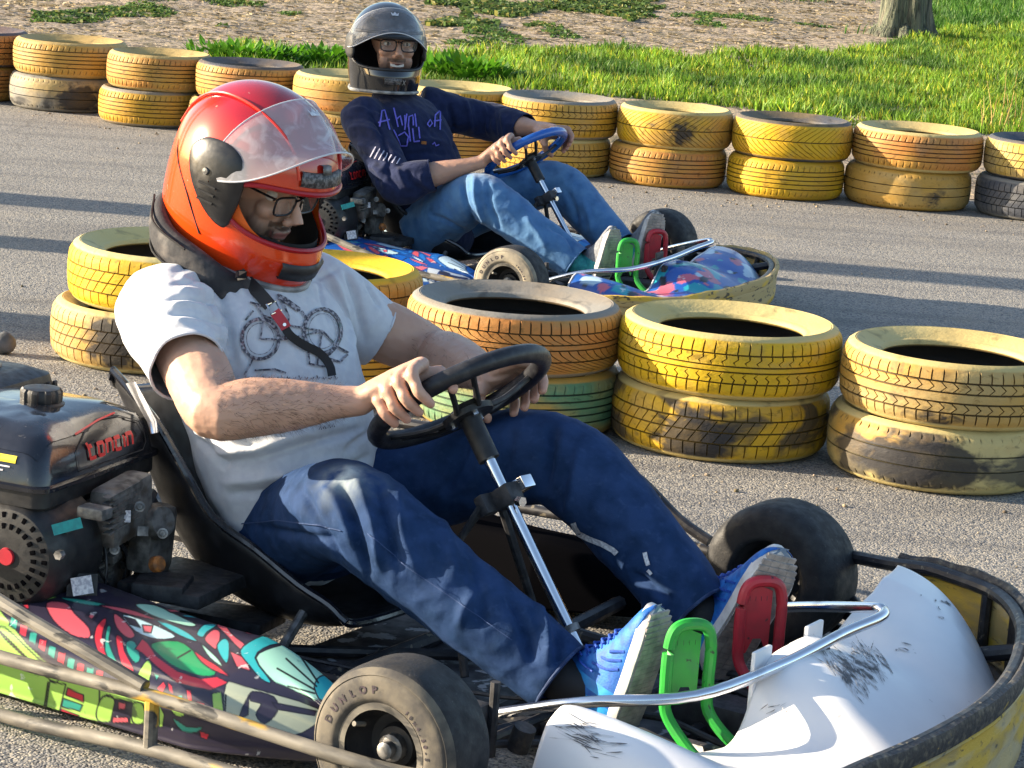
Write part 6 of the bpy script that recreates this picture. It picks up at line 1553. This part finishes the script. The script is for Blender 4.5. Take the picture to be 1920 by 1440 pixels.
D1 = dict(
    head=U(488, 328, 'y', 0.0), hrot=(math.radians(-3), math.radians(22), 0), hS=1.0, neck=(-.845, 0, .655),
    hel=U(483, 326, 'y', 0.0), helrot=(math.radians(-3), math.radians(20), 0), helS=1.07,
    torso=[(-.665, 0, .245), (-.69, 0, .31), (-.735, 0, .42), (-.79, 0, .53), (-.83, 0, .60), (-.848, 0, .645), (-.853, 0, .685)],
    trad=[(.172, .115), (.185, .142), (.188, .150), (.205, .140), (.182, .108), (.100, .080), (.072, .066)],
    shN=(-.855, -.170, .585), hemN=U(352, 690, 'y', -.285), elN=U(405, 768, 'y', -.33), wrN=U(668, 752, 'y', -.19), tN=math.radians(5),
    shF=(-.80, .175, .585), hemF=U(712, 628, 'y', .27), elF=U(812, 662, 'y', .34), wrF=U(925, 705, 'y', .175), tF=math.radians(176),
    slv=(.080, .087, .078, .0635), skin=(.50, .30, .215),
    pelvis=(-.64, 0, .225),
    hipN=(-.65, -.085, .205), thN=(-.53, -.145, .275), knN=(-.395, -.228, .325), siN=(-.215, -.215, .235), anN=(-.005, -.182, .120),
    hipF=(-.66, .10, .215), thF=(-.47, .165, .315), knF=(-.275, .20, .372), siF=(-.11, .19, .285), anF=(.060, .17, .165),
    lr=[.088, .090, .083, .074, .062], denim=(.0085, .028, .080), fade_sun=[(U(650, 900, 'y', -.26), .036, (.44, .50, .50)), (U(700, 900, 'y', -.26), .025, (.10, .14, .18)), (U(1060, 800, 'y', .2), .06, (.014, .035, .10))],  # pale near-knee spot is worn denim plus painted sunlight
    hlN=(.105, -.175, .045), toN=(.165, -.175, .270), ltN=(.10, .95, 0), hlF=(.095, .165, .065), toF=(.205, .175, .300), ltF=(.55, .80, .0), beard=.62, handS=1.10)
fl = []
# creases fanning out of the near armpit, and the drag lines of the chest and belly
for i in range(8):
    y0 = 500 + 27 * i
    am = (.5, .6, 1.1, .8, 1.2, .7, 1.0, .8)[i]; xs = (322, 318, 300, 312, 296, 306, 300, 310)[i]
    fl.append(([(xs, y0 + 12), (350, y0 + 4 + i), (400, y0 + 6 + 5 * i), (436, y0 + 34 + 3 * i)], -.0085 * am, .0055))
    fl.append(([(xs + 12, y0 + 25), (355, y0 + 17 + i), (395, y0 + 22 + 5 * i)], .0070 * am, .0065))
fl += [([(310, 500), (350, 478), (400, 520), (428, 600), (440, 690)], -.012, .008), ([(330, 520), (385, 548), (415, 620), (424, 680)], .009, .008),
       ([(360, 470), (410, 505), (450, 560)], -.007, .006), ([(640, 500), (662, 545), (678, 600), (684, 650)], -.012, .007), ([(615, 500), (640, 560), (655, 620), (660, 680)], .009, .008), ([(655, 490), (690, 540), (715, 580)], -.008, .006), ([(596, 520), (606, 570), (615, 610)], -.006, .006),
       ([(400, 868), (480, 862), (600, 825), (700, 798)], -.013, .008), ([(395, 850), (480, 842), (590, 806)], .011, .008), ([(410, 905), (520, 893), (640, 858)], .012, .009), ([(420, 925), (530, 918), (640, 882), (700, 850)], -.012, .007), ([(640, 850), (680, 820), (710, 800)], -.009, .006),
       ([(345, 800), (400, 850), (430, 880)], -.010, .007), ([(380, 790), (430, 832), (500, 838)], -.008, .006), ([(540, 530), (600, 520), (640, 500)], -.005, .006), ([(455, 600), (470, 680), (500, 735)], -.006, .010), ([(470, 560), (450, 620), (448, 690)], .006, .012)]
D1['folds'] = fl
D1['jfolds'] = [([(470, 985), (560, 1004), (640, 1012)], -.008, .008), ([(636, 895), (662, 970), (684, 1050), (700, 1120)], -.015, .008), ([(662, 890), (700, 985), (716, 1080)], .012, .008), ([(705, 890), (728, 980), (750, 1080)], -.012, .007), ([(745, 900), (752, 990), (790, 1090)], .008, .009), ([(600, 900), (640, 960), (668, 1030)], .009, .010), ([(560, 905), (600, 980), (650, 1060)], -.009, .009),
                ([(950, 1110), (985, 1180), (1000, 1250)], -.014, .009), ([(985, 1110), (1020, 1170), (1030, 1250)], .012, .008), ([(1020, 1130), (1045, 1180), (1045, 1250)], -.010, .007), ([(870, 1010), (900, 1100), (905, 1180)], -.008, .010), ([(820, 960), (850, 1040), (850, 1100)], .007, .012), ([(930, 1090), (880, 1130), (860, 1180)], .008, .010),
                ([(1040, 790), (1028, 870), (1005, 960)], -.014, .010), ([(1085, 830), (1075, 920), (1050, 1010)], .010, .010), ([(880, 820), (858, 880), (830, 930)], -.010, .008), ([(920, 810), (900, 870), (870, 930)], .008, .008), ([(1180, 1075), (1225, 1100), (1262, 1130)], -.012, .008), ([(1150, 1100), (1205, 1130), (1240, 1160)], .011, .008), ([(1120, 1060), (1180, 1110), (1210, 1160)], -.009, .008), ([(960, 800), (950, 870), (930, 940)], -.007, .010)]
P1, top1, bv1, je1, jb1, V1, N1, body1 = make_person('near driver with red helmet, white bicycle T-shirt and dark jeans, both hands on the wheel', FK, D1, True)
# printed bicycle on the shirt
cx = lambda x, y: (200 + x * .2917, 420 + y * .2917)
def ell(x, y, a, b): return [cx(x + a * math.cos(t), y + b * math.sin(t)) for t in np.linspace(0, 2 * PI, 30, endpoint=False)]
bk = [(ell(985, 740, 118, 128), 6.5, True), (ell(1385, 690, 118, 140), 6.5, True), (ell(985, 740, 90, 100), 1.2, True), (ell(1385, 690, 92, 112), 1.2, True)]
for L_ in ([(985, 740), (1010, 600), (960, 520)], [(920, 505), (1000, 530)], [(1005, 600), (1140, 745), (985, 740)], [(1140, 745), (1170, 600), (1110, 460)], [(1000, 590), (1150, 640)], [(1150, 650), (1385, 690)], [(1140, 745), (1385, 690)], [(940, 870), (885, 970)], [(950, 940), (1080, 935), (1150, 960)], [(1380, 700), (1350, 910)], [(1385, 690), (1480, 790), (1550, 830)], [(1480, 790), (1410, 860), (1500, 890), (1545, 840)], [(1290, 780), (1300, 900), (1400, 920), (1450, 870)], [(1250, 560), (1290, 620)], [(890, 620), (940, 560)]): bk.append(([cx(*p) for p in L_], 3.6, False))
bk.append(([cx(1095, 455), cx(1150, 480), cx(1240, 560)], [4, 13, 13, 12, 12, 11, 10, 9, 5][0], False)); bk.append(([cx(1105, 470), cx(1160, 500), cx(1235, 555)], 9, False))
for i in range(16): x = 890 + i * 38; bk.append(([cx(x, 975 + (i % 3) * 8), cx(x + 12, 1000), cx(x + 20, 985)], 2.4, False))
strokes(FK, bv1, bk, 'bicycle_print', m_print, top1)
strokes(FK, bv1, [([(x, 806 - (x - 596) * .22), (x + 3, 800 - (x - 596) * .22), (x + 5, 806 - (x - 596) * .22)], 1.8, False) for x in (597, 605, 613, 621)], 'small_print', m_print, top1)
# rips and pale patches on the jeans
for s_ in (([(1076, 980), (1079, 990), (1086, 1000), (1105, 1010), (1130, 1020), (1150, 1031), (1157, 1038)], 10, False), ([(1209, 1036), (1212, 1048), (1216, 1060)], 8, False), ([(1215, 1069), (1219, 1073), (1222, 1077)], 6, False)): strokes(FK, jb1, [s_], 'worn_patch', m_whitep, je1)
seam = mat('denim_seam', (.025, .055, .15), rough=.8)
strokes(FK, jb1, [([(430, 985), (520, 975), (600, 985), (640, 995)], 2.0, False), ([(690, 1000), (760, 1060), (860, 1130), (960, 1200)], 1.4, False)], 'seam', seam, je1)
# collar and chin strap
m = M()
cc = [U(292, 400, 'y', -.05), U(305, 440, 'y', -.10), U(350, 480, 'y', -.13), U(410, 505, 'y', -.125), U(455, 520, 'y', -.10)]
q = [Vector((-.965, .0, .755)), Vector((-.955, -.07, .742)), Vector((-.905, -.125, .708)), Vector((-.83, -.138, .674)), Vector((-.765, -.105, .632)), Vector((-.74, .0, .625)), Vector((-.765, .10, .632)), Vector((-.83, .13, .655)), Vector((-.905, .12, .70)), Vector((-.955, .07, .735))]
m.tube(q, [(.020, .032)] * len(q), 14, 6, closed=True); cl_ = build(m, 'neck_collar', m_foam, P1, angle=None)
m = M(); 
for a_ in (0, 1): m.tube([q[1] + Vector((-.02, 0, .03 - .05 * a_)), q[2] + Vector((-.01, -.018, .028 - .05 * a_)), q[3] + Vector((0, -.022, .028 - .05 * a_))], .0022, 6, 5)
build(m, 'collar_seam', m_inner, cl_)
def onshirt(px, py, off):
    h_ = hit_px(FK, bv1, px, py, .001); n_ = -FK.dir(px, py); return h_ + n_ * off if h_ is not None else U(px, py, 'y', -.1)
st_ = [U(452, 515, 'y', -.13), onshirt(455, 520, .010), onshirt(485, 550, .012), onshirt(506, 574, .012)]
m = M()
def band(m, pts, w, th, fr=FK):
    P_ = catmull([tuple(p) for p in pts], 8); T_ = np.gradient(P_, axis=0); T_ /= np.linalg.norm(T_, axis=1)[:, None]; vd = -np.array(fr.dir(520, 600)); S_ = np.cross(T_, vd); S_ /= np.linalg.norm(S_, axis=1)[:, None]
    m.grid(np.stack([P_ - S_ * w, P_ - S_ * w + vd * th, P_ + S_ * w + vd * th, P_ + S_ * w], 1), cv=True)
band(m, st_, .0115, .003); s1 = build(m, 'helmet_strap', m_strap, P1, angle=60)
m = M(); band(m, [onshirt(525, 595, .014), onshirt(540, 625, .014), onshirt(565, 645, .010), onshirt(598, 662, .008), onshirt(617, 685, .012), onshirt(622, 705, .016)], .0075, .003); build(m, 'strap_end', m_strap, s1, angle=60)
m = M(); b0, b1, b2, b3 = onshirt(500, 572, .020), onshirt(516, 566, .020), onshirt(526, 582, .020), onshirt(508, 590, .020); m.tube([b0, b1, b2, b3], .0022, 8, closed=True); build(m, 'buckle', m_chrome, s1)
m = M(); band(m, [onshirt(514, 584, .018), onshirt(530, 606, .019), onshirt(536, 616, .018)], .0095, .004); build(m, 'red_tab', m_red, s1, angle=60)
m = M(); m.lathe([(0, .001), (.003, .001), (.003, -.001)], tuple(onshirt(533, 609, .025)), tuple(-FK.dir(533, 609)), 10); build(m, 'rivet', m_chrome, s1)
# arm hair: short strands on both forearms
Vb = np.array([v.co[:] for v in body1.data.vertices]); Nb = normals(Vb, [tuple(p.vertices) for p in body1.data.polygons])
VV = []; FF = []
for el, wr, n_ in ((D1['elN'], D1['wrN'], 1900), (D1['elF'], D1['wrF'], 500)):
    el, wr = np.array(el), np.array(wr); ab = wr - el; t = ((Vb - el) @ ab) / (ab @ ab); d = np.linalg.norm(Vb - el - t[:, None] * ab, axis=1)
    idx = np.where((t > .0) & (t < .92) & (d < .07))[0]; idx = idx[rs.rand(len(idx)) < np.clip(n_ / len(idx), 0, 1)]
    ax = ab / np.linalg.norm(ab)
    for i in idx:
        p = Vb[i] + rs.randn(3) * .001; d_ = Nb[i] * .5 + ax * .6 + rs.randn(3) * .35; d_[2] -= .15; d_ /= np.linalg.norm(d_); L_ = .009 + .009 * rs.rand(); s_ = np.cross(d_, Nb[i]); s_ /= np.linalg.norm(s_) + 1e-9; k = len(VV)
        VV += [p - s_ * .00025, p + s_ * .00025, p + d_ * L_ + ax * .003]; FF.append((k, k + 1, k + 2))
tag(mk('arm_hair', VV, FF, mat('arm_hair', (.07, .035, .02), rough=.6), P1, False, fix=False), None, None, None, 'stuff')

# -------- the rear driver
UR = FR.un
D2 = dict(
    head=UR(738, 75, 'y', 0.0), hrot=(math.radians(-50), math.radians(2), math.radians(0)), hS=1.18, neck=(-.885, 0, .66),
    hel=UR(724, 91, 'y', 0.0), helrot=(math.radians(-50), math.radians(-3), math.radians(0)), helS=1.17,
    torso=[(-.655, 0, .17), (-.69, 0, .28), (-.76, 0, .41), (-.83, 0, .52), (-.87, 0, .59), (-.888, 0, .64), (-.893, 0, .68)],
    trad=[(.18, .12), (.185, .14), (.185, .145), (.205, .140), (.19, .11), (.105, .082), (.07, .065)],
    shN=(-.895, -.190, .565), hemN=UR(812, 328, 'y', -.28), elN=UR(745, 345, 'y', -.335), wrN=UR(898, 305, 'y', -.185), tN=math.radians(2),
    shF=(-.83, .185, .595), hemF=UR(985, 243, 'y', .26), elF=UR(925, 230, 'y', .34), wrF=UR(1008, 240, 'y', .21), tF=math.radians(147),
    slv=(.080, .086, .074, .073, .068, .060), skin=(.42, .24, .17),
    pelvis=(-.67, 0, .19),
    hipN=(-.66, -.10, .18), thN=(-.52, -.17, .27), knN=(-.365, -.225, .345), siN=(-.18, -.20, .25), anN=(.01, -.17, .145),
    hipF=(-.66, .10, .21), thF=(-.47, .16, .31), knF=(-.275, .195, .37), siF=(-.12, .18, .28), anF=(.03, .155, .175),
    lr=[.115, .102, .088, .078, .066], denim=(.045, .125, .28), fade_sun=[((-.40, -.20, .44), .06, (.45, .52, .58)), ((-.45, -.19, .40), .07, (.10, .21, .36)), ((-.1, -.2, .25), .09, (.06, .16, .33))],  # whitish near-knee spot is sunlight painted on the denim
    hlN=(.105, -.165, .070), toN=(.158, -.165, .295), ltN=(.3, .9, 0), hlF=(.12, .155, .075), toF=(.178, .155, .325), ltF=(.45, .85, 0), beard=.5, handS=1.12)
fl = []
for i in range(8):
    y0 = 200 + i * 17; fl.append(([(640 + i * 6, y0 + 8), (680, y0 + 4), (722, y0 + 22)], -.008 if i % 2 else .009, .010))
for i in range(6): fl.append(([(872 + i * 17, 185 + i * 5), (880 + i * 16, 215 + i * 5), (886 + i * 16, 255 + i * 2)], -.006 if i % 2 else .009, .009))
for i in range(5): fl.append(([(700 + i * 22, 300 + i * 6), (712 + i * 20, 330 + i * 3), (730 + i * 20, 358)], -.012 if i % 2 else .009, .009))
fl += [([(688, 195), (716, 250), (735, 330)], -.014, .011), ([(838, 185), (850, 240), (852, 290)], -.012, .011), ([(745, 300), (790, 285), (845, 290)], -.009, .012), ([(740, 270), (790, 262), (840, 268)], .008, .012)]
D2['folds'] = fl
D2['jfolds'] = [([(868, 330), (872, 375), (895, 430)], -.017, .010), ([(890, 325), (892, 375), (915, 430)], .014, .010), ([(915, 335), (918, 380), (940, 435)], -.013, .010), ([(1020, 420), (1065, 445), (1080, 490)], -.015, .012), ([(1050, 410), (1090, 445), (1110, 470)], .013, .010), ([(980, 400), (1010, 440), (1030, 470)], .010, .012), ([(1060, 350), (1078, 395), (1085, 440)], -.012, .012), ([(1090, 370), (1105, 410), (1110, 440)], .010, .010), ([(800, 400), (850, 420), (900, 450)], -.010, .012)]
P2, top2, bv2, je2, jb2, V2_, N2_, body2 = make_person('rear driver smiling at the camera in black helmet, navy sweatshirt and pale blue jeans', FR, D2, False)
c1 = lambda x, y: (600 + x * .2708, x * 0 + y * .2708)
sc_ = []
for L_ in ([(415, 880), (425, 770), (445, 765), (480, 900)], [(405, 850), (480, 830)], [(510, 750), (540, 880)], [(525, 830), (555, 805), (570, 870)], [(585, 800), (590, 880)], [(585, 900), (600, 790)], [(610, 880), (615, 810), (640, 800), (645, 870)], [(655, 790), (665, 880)], [(740, 860), (760, 830), (775, 855), (755, 880), (740, 860)], [(790, 880), (795, 800), (825, 770)], [(830, 770), (828, 900)], [(785, 840), (838, 832)],
          [(505, 900), (560, 1010), (600, 1010), (612, 950), (585, 915), (540, 940)], [(610, 860), (625, 980)], [(640, 890), (650, 980), (690, 975)], [(690, 960), (680, 880)], [(775, 1000), (790, 985), (800, 1010), (822, 1000)]): sc_.append(([c1(*p) for p in L_], 2.6, False))
strokes(FR, bv2, sc_, 'script_print', m_script, top2, .003)
strokes(FR, bv2, [([c1(350 + i * 30, 1090 + i * 8), c1(385 + i * 28, 1020 + i * 13)], 2.0, False) for i in range(7)] + [([c1(200, 1290), c1(205, 1291)], 1, False)], 'sleeve_print', m_whiteline, top2, .003)
strokes(FR, bv2, [([c1(700, 985), c1(735, 990)], 6, False)], 'orange_mark', m_rust, top2, .003)
